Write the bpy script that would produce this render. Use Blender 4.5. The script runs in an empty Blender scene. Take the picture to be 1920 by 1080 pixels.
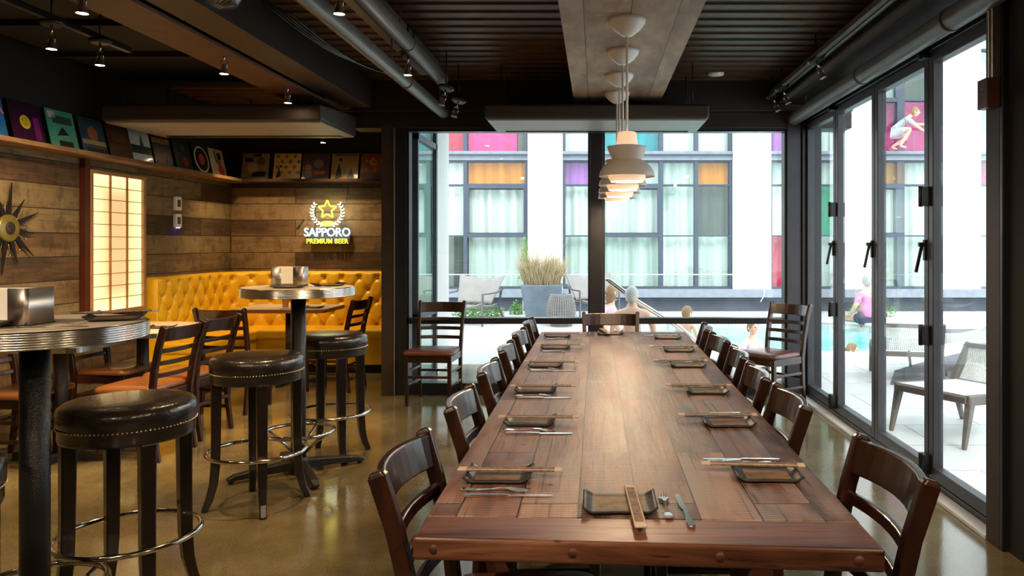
import bpy, bmesh, math, random
from mathutils import Vector, Matrix, Euler
random.seed(7)
S = bpy.context.scene
PI = math.pi
R = math.radians
F, CX, CY, H = 1440.0, 1118.0, 456.0, 1.4      # focal length in px of a 1920 wide frame, principal point, eye height

# ------------------------------------------------------------------ camera, sky, exposure
cam = bpy.data.cameras.new('camera'); camo = bpy.data.objects.new('camera', cam)
S.collection.objects.link(camo); S.camera = camo
camo.location = (0, 0, H); camo.rotation_euler = (R(90), 0, 0)
cam.sensor_width = 36.0; cam.lens = 36.0 * F / 1920
cam.shift_x = -(CX - 960) / 1920; cam.shift_y = -(540 - CY) / 1920
cam.clip_start = 0.05; cam.clip_end = 200
w = bpy.data.worlds.new('overcast_sky'); S.world = w; w.use_nodes = True
wn = w.node_tree.nodes; wl = w.node_tree.links
bg = wn['Background']
tc = wn.new('ShaderNodeTexCoord'); sp = wn.new('ShaderNodeSeparateXYZ'); cr = wn.new('ShaderNodeValToRGB')
wl.new(tc.outputs['Generated'], sp.inputs[0]); wl.new(sp.outputs['Z'], cr.inputs[0]); wl.new(cr.outputs[0], bg.inputs[0])
cr.color_ramp.elements[0].color = (0.93, 0.97, 1, 1); cr.color_ramp.elements[1].color = (0.80, 0.91, 1, 1)
SKY = 2.0
bg.inputs[1].default_value = SKY
sun = bpy.data.lights.new('sun', 'SUN'); suno = bpy.data.objects.new('sun', sun); S.collection.objects.link(suno)
sun.energy = 1.3; sun.angle = R(20); sun.color = (1, 0.97, 0.92); suno.rotation_euler = (R(38), R(20), 0)
S.view_settings.view_transform = 'Standard'; S.view_settings.look = 'None'
S.view_settings.exposure = 0.95; S.view_settings.gamma = 1.0; S.view_settings.use_curve_mapping = False
WARM = (1.0, 0.66, 0.32)
REAR_FILL = 80  # power of the added fill spots behind the view

# ------------------------------------------------------------------ materials
def newmat(name):
    m = bpy.data.materials.new(name); m.use_nodes = True
    n = m.node_tree.nodes; l = m.node_tree.links
    return m, n, l, n['Principled BSDF']
def c4(c): return (c[0], c[1], c[2], 1)
def mat(name, col, rough=0.5, metal=0.0, var=0.12, scale=8.0, coat=0.0, bump=0.0, bscale=60.0, emis=None, es=0.0, rvar=0.0, spec=0.5):
    m, n, l, b = newmat(name)
    t = n.new('ShaderNodeTexCoord'); nz = n.new('ShaderNodeTexNoise'); nz.inputs['Scale'].default_value = scale; nz.inputs['Detail'].default_value = 5
    l.new(t.outputs['Object'], nz.inputs['Vector'])
    r = n.new('ShaderNodeValToRGB'); l.new(nz.outputs['Fac'], r.inputs[0])
    r.color_ramp.elements[0].position = 0.3; r.color_ramp.elements[1].position = 0.7
    r.color_ramp.elements[0].color = c4([max(0, x * (1 - var)) for x in col]); r.color_ramp.elements[1].color = c4([min(1, x * (1 + var)) for x in col])
    l.new(r.outputs[0], b.inputs['Base Color'])
    b.inputs['Roughness'].default_value = rough; b.inputs['Metallic'].default_value = metal
    b.inputs['Coat Weight'].default_value = coat; b.inputs['Coat Roughness'].default_value = 0.08
    b.inputs['Specular IOR Level'].default_value = spec
    if rvar:
        mr = n.new('ShaderNodeMapRange'); l.new(nz.outputs['Fac'], mr.inputs[0]); mr.inputs[3].default_value = max(0.02, rough - rvar); mr.inputs[4].default_value = rough + rvar
        l.new(mr.outputs[0], b.inputs['Roughness'])
    if bump:
        n2 = n.new('ShaderNodeTexNoise'); n2.inputs['Scale'].default_value = bscale; l.new(t.outputs['Object'], n2.inputs['Vector'])
        bp = n.new('ShaderNodeBump'); bp.inputs['Strength'].default_value = bump; bp.inputs['Distance'].default_value = 0.01
        l.new(n2.outputs['Fac'], bp.inputs['Height']); l.new(bp.outputs[0], b.inputs['Normal'])
    if emis:
        b.inputs['Emission Color'].default_value = c4(emis); b.inputs['Emission Strength'].default_value = es
    return m
def wood(name, cols, along='Y', across='X', plank=None, stretch=14.0, scale=3.0, rough=0.45, coat=0.0, seam=0.004, saw=0.0, bump=0.25, brick_off=0.37, spec=0.5, contrast=0.35, wear=None, cracks=0.0, mottle=0.0, rng=(0.45, 1.05)):
    """planks: (length, width); grain runs along one object axis."""
    m, n, l, b = newmat(name)
    t = n.new('ShaderNodeTexCoord'); s = n.new('ShaderNodeSeparateXYZ'); l.new(t.outputs['Object'], s.inputs[0])
    third = [a for a in 'XYZ' if a not in (along, across)][0]
    cb = n.new('ShaderNodeCombineXYZ'); l.new(s.outputs[along], cb.inputs[0]); l.new(s.outputs[across], cb.inputs[1]); l.new(s.outputs[third], cb.inputs[2])
    vec = cb.outputs[0]; brick = None
    if plank:
        brick = n.new('ShaderNodeTexBrick'); l.new(vec, brick.inputs['Vector'])
        brick.offset = brick_off; brick.offset_frequency = 2; brick.squash = 1.0
        brick.inputs['Scale'].default_value = 1.0; brick.inputs['Mortar Size'].default_value = seam; brick.inputs['Mortar Smooth'].default_value = 0.2
        brick.inputs['Brick Width'].default_value = plank[0]; brick.inputs['Row Height'].default_value = plank[1]
        brick.inputs['Color1'].default_value = (0, 0, 0, 1); brick.inputs['Color2'].default_value = (1, 1, 1, 1); brick.inputs['Mortar'].default_value = (0.5, 0.5, 0.5, 1)
        brick.inputs['Bias'].default_value = 0.0
        # shift the grain per plank
        mm = n.new('ShaderNodeVectorMath'); mm.operation = 'MULTIPLY_ADD'; l.new(brick.outputs['Color'], mm.inputs[0]); mm.inputs[1].default_value = (7.3, 3.1, 11.7); l.new(vec, mm.inputs[2])
        gv = mm.outputs[0]
    else: gv = vec
    mp = n.new('ShaderNodeMapping'); mp.inputs['Scale'].default_value = (scale, scale * stretch, scale * stretch * 0.6); l.new(gv, mp.inputs[0])
    nz = n.new('ShaderNodeTexNoise'); nz.inputs['Scale'].default_value = 1.0; nz.inputs['Detail'].default_value = 8; nz.inputs['Roughness'].default_value = 0.65; nz.inputs['Distortion'].default_value = 0.6
    l.new(mp.outputs[0], nz.inputs['Vector'])
    mp2 = n.new('ShaderNodeMapping'); mp2.inputs['Scale'].default_value = (1.3, 4.0, 4.0); l.new(gv, mp2.inputs[0])
    nb = n.new('ShaderNodeTexNoise'); nb.inputs['Scale'].default_value = 1.0; nb.inputs['Detail'].default_value = 4; l.new(mp2.outputs[0], nb.inputs['Vector'])
    add = n.new('ShaderNodeMath'); add.operation = 'MULTIPLY_ADD'; l.new(nb.outputs['Fac'], add.inputs[0]); add.inputs[1].default_value = 0.75
    hm = n.new('ShaderNodeMath'); hm.operation = 'MULTIPLY'; l.new(nz.outputs['Fac'], hm.inputs[0]); hm.inputs[1].default_value = 0.75; l.new(hm.outputs[0], add.inputs[2])
    fac = add.outputs[0]
    if plank:
        a2 = n.new('ShaderNodeMath'); a2.operation = 'MULTIPLY_ADD'; sb = n.new('ShaderNodeSeparateColor'); l.new(brick.outputs['Color'], sb.inputs[0])
        l.new(sb.outputs[0], a2.inputs[0]); a2.inputs[1].default_value = contrast; l.new(fac, a2.inputs[2])
        a3 = n.new('ShaderNodeMath'); a3.operation = 'SUBTRACT'; l.new(a2.outputs[0], a3.inputs[0]); a3.inputs[1].default_value = contrast / 2; fac = a3.outputs[0]
    r = n.new('ShaderNodeValToRGB'); l.new(fac, r.inputs[0]); e = r.color_ramp.elements
    e[0].position = rng[0]; e[0].color = c4(cols[0]); e[1].position = min(1, rng[1]); e[1].color = c4(cols[-1])
    for i, c in enumerate(cols[1:-1]):
        x = e.new(rng[0] + (min(1, rng[1]) - rng[0]) * (i + 1) / (len(cols) - 1)); x.color = c4(c)
    out = r.outputs[0]
    hgt = nz.outputs['Fac']
    def mixin(o, fac_out, col, amount, mode='MIX'):
        ml = n.new('ShaderNodeMath'); ml.operation = 'MULTIPLY'; l.new(fac_out, ml.inputs[0]); ml.inputs[1].default_value = amount
        mxx = n.new('ShaderNodeMix'); mxx.data_type = 'RGBA'; mxx.blend_type = mode; l.new(ml.outputs[0], mxx.inputs[0]); l.new(o, mxx.inputs[6]); mxx.inputs[7].default_value = c4(col); return mxx.outputs[2]
    def nzr(scales, lo, hi, det=5):
        mq = n.new('ShaderNodeMapping'); mq.inputs['Scale'].default_value = scales; l.new(gv, mq.inputs[0]); q = n.new('ShaderNodeTexNoise'); q.inputs['Scale'].default_value = 1.0; q.inputs['Detail'].default_value = det; q.inputs['Roughness'].default_value = 0.6; l.new(mq.outputs[0], q.inputs['Vector'])
        mr_ = n.new('ShaderNodeMapRange'); mr_.interpolation_type = 'SMOOTHSTEP'; l.new(q.outputs['Fac'], mr_.inputs[0]); mr_.inputs[1].default_value = lo; mr_.inputs[2].default_value = hi; return mr_.outputs[0]
    if wear: out = mixin(out, nzr((2.2, 7, 7), 0.45, 0.68), wear, 0.75)
    if mottle: out = mixin(out, nzr((9, 7, 7), 0.48, 0.70, 7), [x * 0.25 for x in cols[0]], mottle); out = mixin(out, nzr((55, 9, 9), 0.5, 0.72), [x * 0.5 for x in cols[0]], mottle * 0.7)
    if cracks: out = mixin(out, nzr((1.6, 75, 75), 0.60, 0.68, 3), [x * 0.2 for x in cols[0]], cracks); out = mixin(out, nzr((14, 22, 22), 0.70, 0.76, 2), [x * 0.12 for x in cols[0]], cracks)
    if saw:
        wv = n.new('ShaderNodeTexWave'); wv.wave_type = 'BANDS'; wv.bands_direction = 'X'; wv.inputs['Scale'].default_value = 26; wv.inputs['Distortion'].default_value = 1.6; wv.inputs['Detail'].default_value = 3
        l.new(gv, wv.inputs['Vector'])
        sm = n.new('ShaderNodeMath'); sm.operation = 'MULTIPLY_ADD'; l.new(wv.outputs['Fac'], sm.inputs[0]); sm.inputs[1].default_value = saw; l.new(nz.outputs['Fac'], sm.inputs[2]); hgt = sm.outputs[0]
        mxs = n.new('ShaderNodeMix'); mxs.data_type = 'RGBA'; mxs.blend_type = 'MULTIPLY'; mxs.inputs[0].default_value = 0.28
        l.new(out, mxs.inputs[6]); l.new(wv.outputs['Color'], mxs.inputs[7]); out = mxs.outputs[2]
    if plank:
        mx = n.new('ShaderNodeMix'); mx.data_type = 'RGBA'; l.new(brick.outputs['Fac'], mx.inputs[0]); l.new(out, mx.inputs[6]); mx.inputs[7].default_value = c4([x * 0.18 for x in cols[0]])
        out = mx.outputs[2]
    l.new(out, b.inputs['Base Color']); b.inputs['Roughness'].default_value = rough; b.inputs['Coat Weight'].default_value = coat; b.inputs['Coat Roughness'].default_value = 0.12
    b.inputs['Specular IOR Level'].default_value = spec
    mr = n.new('ShaderNodeMapRange'); l.new(nz.outputs['Fac'], mr.inputs[0]); mr.inputs[3].default_value = rough * 0.75; mr.inputs[4].default_value = min(1, rough * 1.3); l.new(mr.outputs[0], b.inputs['Roughness'])
    bp = n.new('ShaderNodeBump'); bp.inputs['Strength'].default_value = bump; bp.inputs['Distance'].default_value = 0.004; l.new(hgt, bp.inputs['Height']); l.new(bp.outputs[0], b.inputs['Normal'])
    return m
def glassmat(name, tint=(0.96, 0.99, 0.98), ior=1.45, cap=None):
    m, n, l, b = newmat(name); n.remove(b)
    o = [x for x in n if x.type == 'OUTPUT_MATERIAL'][0]
    tr = n.new('ShaderNodeBsdfTransparent'); tr.inputs[0].default_value = c4(tint)
    g = n.new('ShaderNodeBsdfGlossy'); g.inputs['Roughness'].default_value = 0.0; g.inputs[0].default_value = (0.95, 1, 1, 1)
    lw = n.new('ShaderNodeLayerWeight'); lw.inputs[0].default_value = 0.5
    pw = n.new('ShaderNodeMath'); pw.operation = 'POWER'; l.new(lw.outputs['Facing'], pw.inputs[0]); pw.inputs[1].default_value = 5.0
    fr = n.new('ShaderNodeMath'); fr.operation = 'MULTIPLY_ADD'; l.new(pw.outputs[0], fr.inputs[0]); fr.inputs[1].default_value = 0.9; fr.inputs[2].default_value = 0.03
    mx = n.new('ShaderNodeMixShader'); l.new(fr.outputs[0], mx.inputs[0]); l.new(tr.outputs[0], mx.inputs[1]); l.new(g.outputs[0], mx.inputs[2]); l.new(mx.outputs[0], o.inputs[0])
    return m
def emit(name, col, st):
    m, n, l, b = newmat(name)
    b.inputs['Base Color'].default_value = c4(col); b.inputs['Emission Color'].default_value = c4(col); b.inputs['Emission Strength'].default_value = st
    return m

M = {}
M['glass'] = glassmat('window_glass')
M['frame'] = mat('bronze_aluminium_frame', (0.022, 0.022, 0.026), 0.32, 0.3, 0.1)
M['doorframe'] = mat('grey_aluminium_frame', (0.055, 0.052, 0.060), 0.4, 0.4, 0.1)
M['black'] = mat('black_metal', (0.012, 0.011, 0.011), 0.35, 0.2, 0.15)
M['blackpole'] = mat('black_textured_pole', (0.012, 0.012, 0.014), 0.28, 0.1, 0.2, bump=0.3, bscale=250)
M['chairwood'] = wood('mahogany_chair_wood', [(0.006, 0.002, 0.0015), (0.022, 0.006, 0.003), (0.055, 0.015, 0.006)], 'Z', 'X', None, 6, 4, rough=0.3, coat=0.35, bump=0.05, rng=(0.5, 1.0))
M['seatvinyl'] = mat('dark_brown_vinyl', (0.11, 0.035, 0.022), 0.3, 0, 0.15, bump=0.1, bscale=140, coat=0.2)
M['orangevinyl'] = mat('tan_vinyl', (0.21, 0.078, 0.022), 0.28, 0, 0.15, bump=0.1, bscale=140, coat=0.3)
M['blackvinyl'] = mat('black_leather', (0.018, 0.014, 0.012), 0.26, 0, 0.25, bump=0.18, bscale=90, coat=0.25)
M['stoolwood'] = mat('black_lacquered_wood', (0.012, 0.008, 0.007), 0.25, 0, 0.2, coat=0.3)
M['chrome'] = mat('polished_chrome', (0.75, 0.72, 0.68), 0.10, 1, 0.05)
M['nail'] = mat('antique_brass_nail', (0.75, 0.6, 0.42), 0.25, 1, 0.1)
M['steel'] = mat('brushed_steel', (0.50, 0.46, 0.43), 0.38, 1, 0.1)
M['cutlery'] = mat('stainless_cutlery', (0.78, 0.75, 0.70), 0.16, 1, 0.04)
M['alu'] = mat('ribbed_aluminium_edge', (0.75, 0.73, 0.72), 0.2, 1, 0.06)
M['tabletop_lam'] = mat('pale_laminate', (0.58, 0.50, 0.38), 0.38, 0, 0.06)
M['tabletop_brown'] = wood('walnut_dining_top', [(0.10, 0.035, 0.012), (0.22, 0.08, 0.025)], 'X', 'Y', None, rough=0.3, coat=0.3, bump=0.05)
M['tray'] = mat('dark_glazed_ceramic', (0.022, 0.018, 0.018), 0.5, 0, 0.4, scale=40, bump=0.15, spec=0.35)
M['trayin'] = mat('ochre_glaze_centre', (0.15, 0.09, 0.04), 0.6, 0, 0.35, scale=30, bump=0.1)
M['paperpack'] = mat('patterned_chopstick_paper', (0.17, 0.11, 0.08), 0.7, 0, 0.6, scale=90)
M['paperedge'] = mat('pale_paper', (0.52, 0.43, 0.34), 0.8, 0, 0.1)
M['white'] = mat('white_enamel', (0.82, 0.80, 0.77), 0.35, 0, 0.02)
M['napkin'] = mat('white_paper_napkin', (0.85, 0.84, 0.82), 0.8, 0, 0.03)
M['pipe'] = mat('painted_grey_pipe', (0.11, 0.085, 0.07), 0.4, 0.1, 0.15)
M['ceil'] = mat('dark_brown_steel_deck', (0.075, 0.034, 0.014), 0.5, 0.0, 0.25, spec=0.25)
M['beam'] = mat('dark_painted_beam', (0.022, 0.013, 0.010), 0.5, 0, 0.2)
M['beamlit'] = mat('lit_orange_flange', (0.10, 0.035, 0.014), 0.55, 0, 0.25)  # warm light on the lower flange put into its colour
M['flatblack'] = mat('matte_black_paint', (0.008, 0.006, 0.005), 0.8, 0, 0.2)
M['ac'] = mat('brown_painted_unit', (0.05, 0.034, 0.026), 0.5, 0, 0.1)
M['acunder'] = mat('grey_unit_underside', (0.34, 0.32, 0.29), 0.5, 0, 0.05)
M['darkwall'] = mat('dark_brown_wall_paint', (0.030, 0.018, 0.012), 0.6, 0, 0.15)
M['yellow'] = mat('mustard_yellow_vinyl', (0.80, 0.47, 0.014), 0.36, 0, 0.08, coat=0.15, bump=0.1, bscale=120)
M['wallwood'] = wood('reclaimed_barn_boards', [(0.040, 0.021, 0.008), (0.085, 0.047, 0.018), (0.14, 0.09, 0.038), (0.20, 0.145, 0.07)], 'Y', 'Z', (1.75, 0.185), 9, 2.2, rough=0.75, bump=0.6, contrast=0.7, mottle=0.5, cracks=0.5, rng=(0.48, 0.98))
M['wallwoodx'] = wood('reclaimed_barn_boards_back', [(0.036, 0.017, 0.007), (0.075, 0.036, 0.013), (0.13, 0.075, 0.031), (0.20, 0.13, 0.062)], 'X', 'Z', (1.45, 0.185), 9, 2.2, rough=0.75, bump=0.6, contrast=0.8, mottle=0.45, cracks=0.5, rng=(0.48, 0.98))
M['shelf'] = wood('rough_shelf_board', [(0.05, 0.022, 0.008), (0.17, 0.09, 0.035), (0.30, 0.18, 0.08)], 'Y', 'X', None, 8, 3, rough=0.7, bump=0.6)
M['table'] = wood('reclaimed_table_planks', [(0.05, 0.018, 0.010), (0.15, 0.062, 0.036), (0.25, 0.125, 0.078), (0.36, 0.22, 0.15)], 'Y', 'X', (1.25, 0.143), 10, 2.6, rough=0.42, seam=0.0022, saw=0.35, bump=0.5, contrast=0.26, wear=(0.27, 0.205, 0.18), cracks=0.8, rng=(0.56, 0.98))
M['tableend'] = wood('breadboard_end_plank', [(0.022, 0.007, 0.004), (0.10, 0.036, 0.018), (0.20, 0.085, 0.048)], 'X', 'Y', None, 16, 1.6, rough=0.36, bump=0.6, cracks=0.7, rng=(0.58, 0.95))
M['plug'] = mat('end_grain_plug', (0.07, 0.018, 0.009), 0.6, 0, 0.3)
M['panelwood'] = wood('whitewashed_oak_panel', [(0.26, 0.16, 0.10), (0.42, 0.28, 0.185), (0.58, 0.42, 0.30)], 'Y', 'X', (7, 0.245), 3, 4.0, rough=0.6, seam=0.0025, saw=0.4, bump=0.3, contrast=0.12, rng=(0.58, 0.95))
M['shojiwood'] = mat('oak_shoji_frame', (0.34, 0.17, 0.055), 0.5, 0, 0.2)
M['redwood'] = mat('dark_red_wood_strip', (0.06, 0.012, 0.006), 0.4, 0, 0.2)
M['sill'] = mat('white_stone_sill', (0.62, 0.60, 0.57), 0.35, 0, 0.08)

def floor_mat():
    m, n, l, b = newmat('polished_concrete')
    t = n.new('ShaderNodeTexCoord')
    a = n.new('ShaderNodeTexNoise'); a.inputs['Scale'].default_value = 1.1; a.inputs['Detail'].default_value = 7; a.inputs['Roughness'].default_value = 0.6; l.new(t.outputs['Object'], a.inputs['Vector'])
    f = n.new('ShaderNodeTexNoise'); f.inputs['Scale'].default_value = 110; f.inputs['Detail'].default_value = 3; l.new(t.outputs['Object'], f.inputs['Vector'])
    mm = n.new('ShaderNodeMath'); mm.operation = 'MULTIPLY_ADD'; l.new(f.outputs['Fac'], mm.inputs[0]); mm.inputs[1].default_value = 0.45; l.new(a.outputs['Fac'], mm.inputs[2])
    r = n.new('ShaderNodeValToRGB'); l.new(mm.outputs[0], r.inputs[0]); e = r.color_ramp.elements
    e[0].position = 0.52; e[0].color = (0.075, 0.062, 0.036, 1); e[1].position = 0.95; e[1].color = (0.27, 0.22, 0.115, 1)
    x = e.new(0.74); x.color = (0.16, 0.127, 0.062, 1)
    l.new(r.outputs[0], b.inputs['Base Color'])
    mr = n.new('ShaderNodeMapRange'); l.new(a.outputs['Fac'], mr.inputs[0]); mr.inputs[1].default_value = 0.3; mr.inputs[2].default_value = 0.7; mr.inputs[3].default_value = 0.06; mr.inputs[4].default_value = 0.17; l.new(mr.outputs[0], b.inputs['Roughness'])
    b.inputs['Specular IOR Level'].default_value = 0.75
    bp = n.new('ShaderNodeBump'); bp.inputs['Strength'].default_value = 0.06; bp.inputs['Distance'].default_value = 0.004; l.new(f.outputs['Fac'], bp.inputs['Height']); l.new(bp.outputs[0], b.inputs['Normal'])
    return m
M['floor'] = floor_mat()
def paving_mat(name, c1, c2, bw=1.2, rh=0.6):
    m, n, l, b = newmat(name)
    t = n.new('ShaderNodeTexCoord'); br = n.new('ShaderNodeTexBrick'); l.new(t.outputs['Object'], br.inputs['Vector'])
    br.inputs['Scale'].default_value = 1; br.inputs['Brick Width'].default_value = bw; br.inputs['Row Height'].default_value = rh; br.inputs['Mortar Size'].default_value = 0.008
    br.inputs['Color1'].default_value = c4(c1); br.inputs['Color2'].default_value = c4(c2); br.inputs['Mortar'].default_value = c4([x * 0.6 for x in c1])
    l.new(br.outputs['Color'], b.inputs['Base Color']); b.inputs['Roughness'].default_value = 0.5
    return m
M['paving'] = paving_mat('pale_stone_paving', (0.50, 0.50, 0.49), (0.60, 0.60, 0.60))
M['deckshade'] = paving_mat('grey_deck_shade', (0.11, 0.10, 0.112), (0.14, 0.13, 0.145), 3.0, 0.3)  # deck shade given as a grey colour
M['render'] = mat('white_render', (0.86, 0.86, 0.85), 0.7, 0, 0.02)
M['whitebrick'] = paving_mat('white_painted_brick', (0.84, 0.84, 0.84), (0.88, 0.88, 0.87), 0.22, 0.075)
M['bluegrey'] = mat('blue_grey_metal', (0.060, 0.074, 0.105), 0.5, 0, 0.08)
M['slab'] = mat('pale_grey_concrete_band', (0.24, 0.265, 0.31), 0.7, 0, 0.1)
M['darkbase'] = mat('dark_grey_plinth', (0.075, 0.085, 0.11), 0.7, 0, 0.2, scale=3)
def curtain_mat(name, col):
    m, n, l, b = newmat(name)
    t = n.new('ShaderNodeTexCoord'); mp = n.new('ShaderNodeMapping'); mp.inputs['Scale'].default_value = (9, 1, 0.3); l.new(t.outputs['Object'], mp.inputs[0])
    nz = n.new('ShaderNodeTexNoise'); nz.inputs['Scale'].default_value = 1; nz.inputs['Detail'].default_value = 2; l.new(mp.outputs[0], nz.inputs['Vector'])
    r = n.new('ShaderNodeValToRGB'); l.new(nz.outputs['Fac'], r.inputs[0]); r.color_ramp.elements[0].position = 0.35; r.color_ramp.elements[1].position = 0.65
    r.color_ramp.elements[0].color = c4([x * 0.78 for x in col]); r.color_ramp.elements[1].color = c4([min(1, x * 1.12) for x in col])
    l.new(r.outputs[0], b.inputs['Base Color']); b.inputs['Roughness'].default_value = 0.9
    return m
M['curtain'] = curtain_mat('sheer_white_curtain', (0.64, 0.655, 0.64))
M['curtain2'] = curtain_mat('sheer_green_white_curtain', (0.54, 0.60, 0.565))
for k, c in dict(orange=(0.72, 0.22, 0.0), pink=(0.75, 0.03, 0.22), red=(0.50, 0.02, 0.07), magenta=(0.50, 0.04, 0.20), teal=(0.0, 0.24, 0.30), purple=(0.38, 0.11, 0.46), green=(0.0, 0.34, 0.18), darkpane=(0.09, 0.10, 0.09), amber=(0.38, 0.17, 0.05)).items():
    M['p_' + k] = curtain_mat('coloured_panel_' + k, c)
M['greenglass'] = curtain_mat('green_tinted_blind', (0.36, 0.62, 0.47))
M['water'] = None
def water_mat():
    m, n, l, b = newmat('pool_water')
    t = n.new('ShaderNodeTexCoord'); nz = n.new('ShaderNodeTexNoise'); nz.inputs['Scale'].default_value = 3.0; nz.inputs['Detail'].default_value = 3; l.new(t.outputs['Object'], nz.inputs['Vector'])
    r = n.new('ShaderNodeValToRGB'); l.new(nz.outputs['Fac'], r.inputs[0]); r.color_ramp.elements[0].color = (0.10, 0.52, 0.50, 1); r.color_ramp.elements[1].color = (0.32, 0.80, 0.74, 1)
    l.new(r.outputs[0], b.inputs['Base Color']); b.inputs['Roughness'].default_value = 0.12
    bp = n.new('ShaderNodeBump'); bp.inputs['Strength'].default_value = 0.25; bp.inputs['Distance'].default_value = 0.03; l.new(nz.outputs['Fac'], bp.inputs['Height']); l.new(bp.outputs[0], b.inputs['Normal'])
    return m
M['water'] = water_mat()
M['sling'] = mat('taupe_sling_fabric', (0.26, 0.235, 0.225), 0.7, 0, 0.08)
M['slingframe'] = mat('grey_metal_chair_frame', (0.12, 0.12, 0.13), 0.4, 0.3, 0.1)
M['planter'] = mat('blue_grey_planter', (0.12, 0.15, 0.19), 0.6, 0, 0.2, scale=5)
M['grass'] = mat('dry_grass', (0.44, 0.34, 0.20), 0.8, 0, 0.3)
M['leaf'] = mat('green_leaf', (0.12, 0.26, 0.05), 0.6, 0, 0.4)
M['skin'] = mat('light_skin', (0.72, 0.42, 0.30), 0.5, 0, 0.06)
M['hairgrey'] = mat('silver_grey_hair', (0.42, 0.42, 0.42), 0.7, 0, 0.2)
M['hairbrown'] = mat('light_brown_hair', (0.27, 0.16, 0.08), 0.7, 0, 0.25)
M['pinkcloth'] = mat('pink_cloth', (0.80, 0.22, 0.50), 0.8, 0, 0.06)
M['palepink'] = mat('pale_pink_cloth', (0.80, 0.52, 0.66), 0.8, 0, 0.06)
M['denim'] = mat('dark_shorts_cloth', (0.05, 0.06, 0.10), 0.8, 0, 0.1)
M['teak'] = mat('weathered_grey_brown_wood', (0.10, 0.078, 0.066), 0.5, 0, 0.2)
M['weave'] = mat('pale_woven_cord', (0.62, 0.60, 0.57), 0.8, 0, 0.15, scale=60, bump=0.5)
M['bulb'] = emit('warm_bulb', (1.0, 0.74, 0.42), 45)
M['softbulb'] = emit('soft_warm_bulb', (1.0, 0.80, 0.58), 3)

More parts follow.
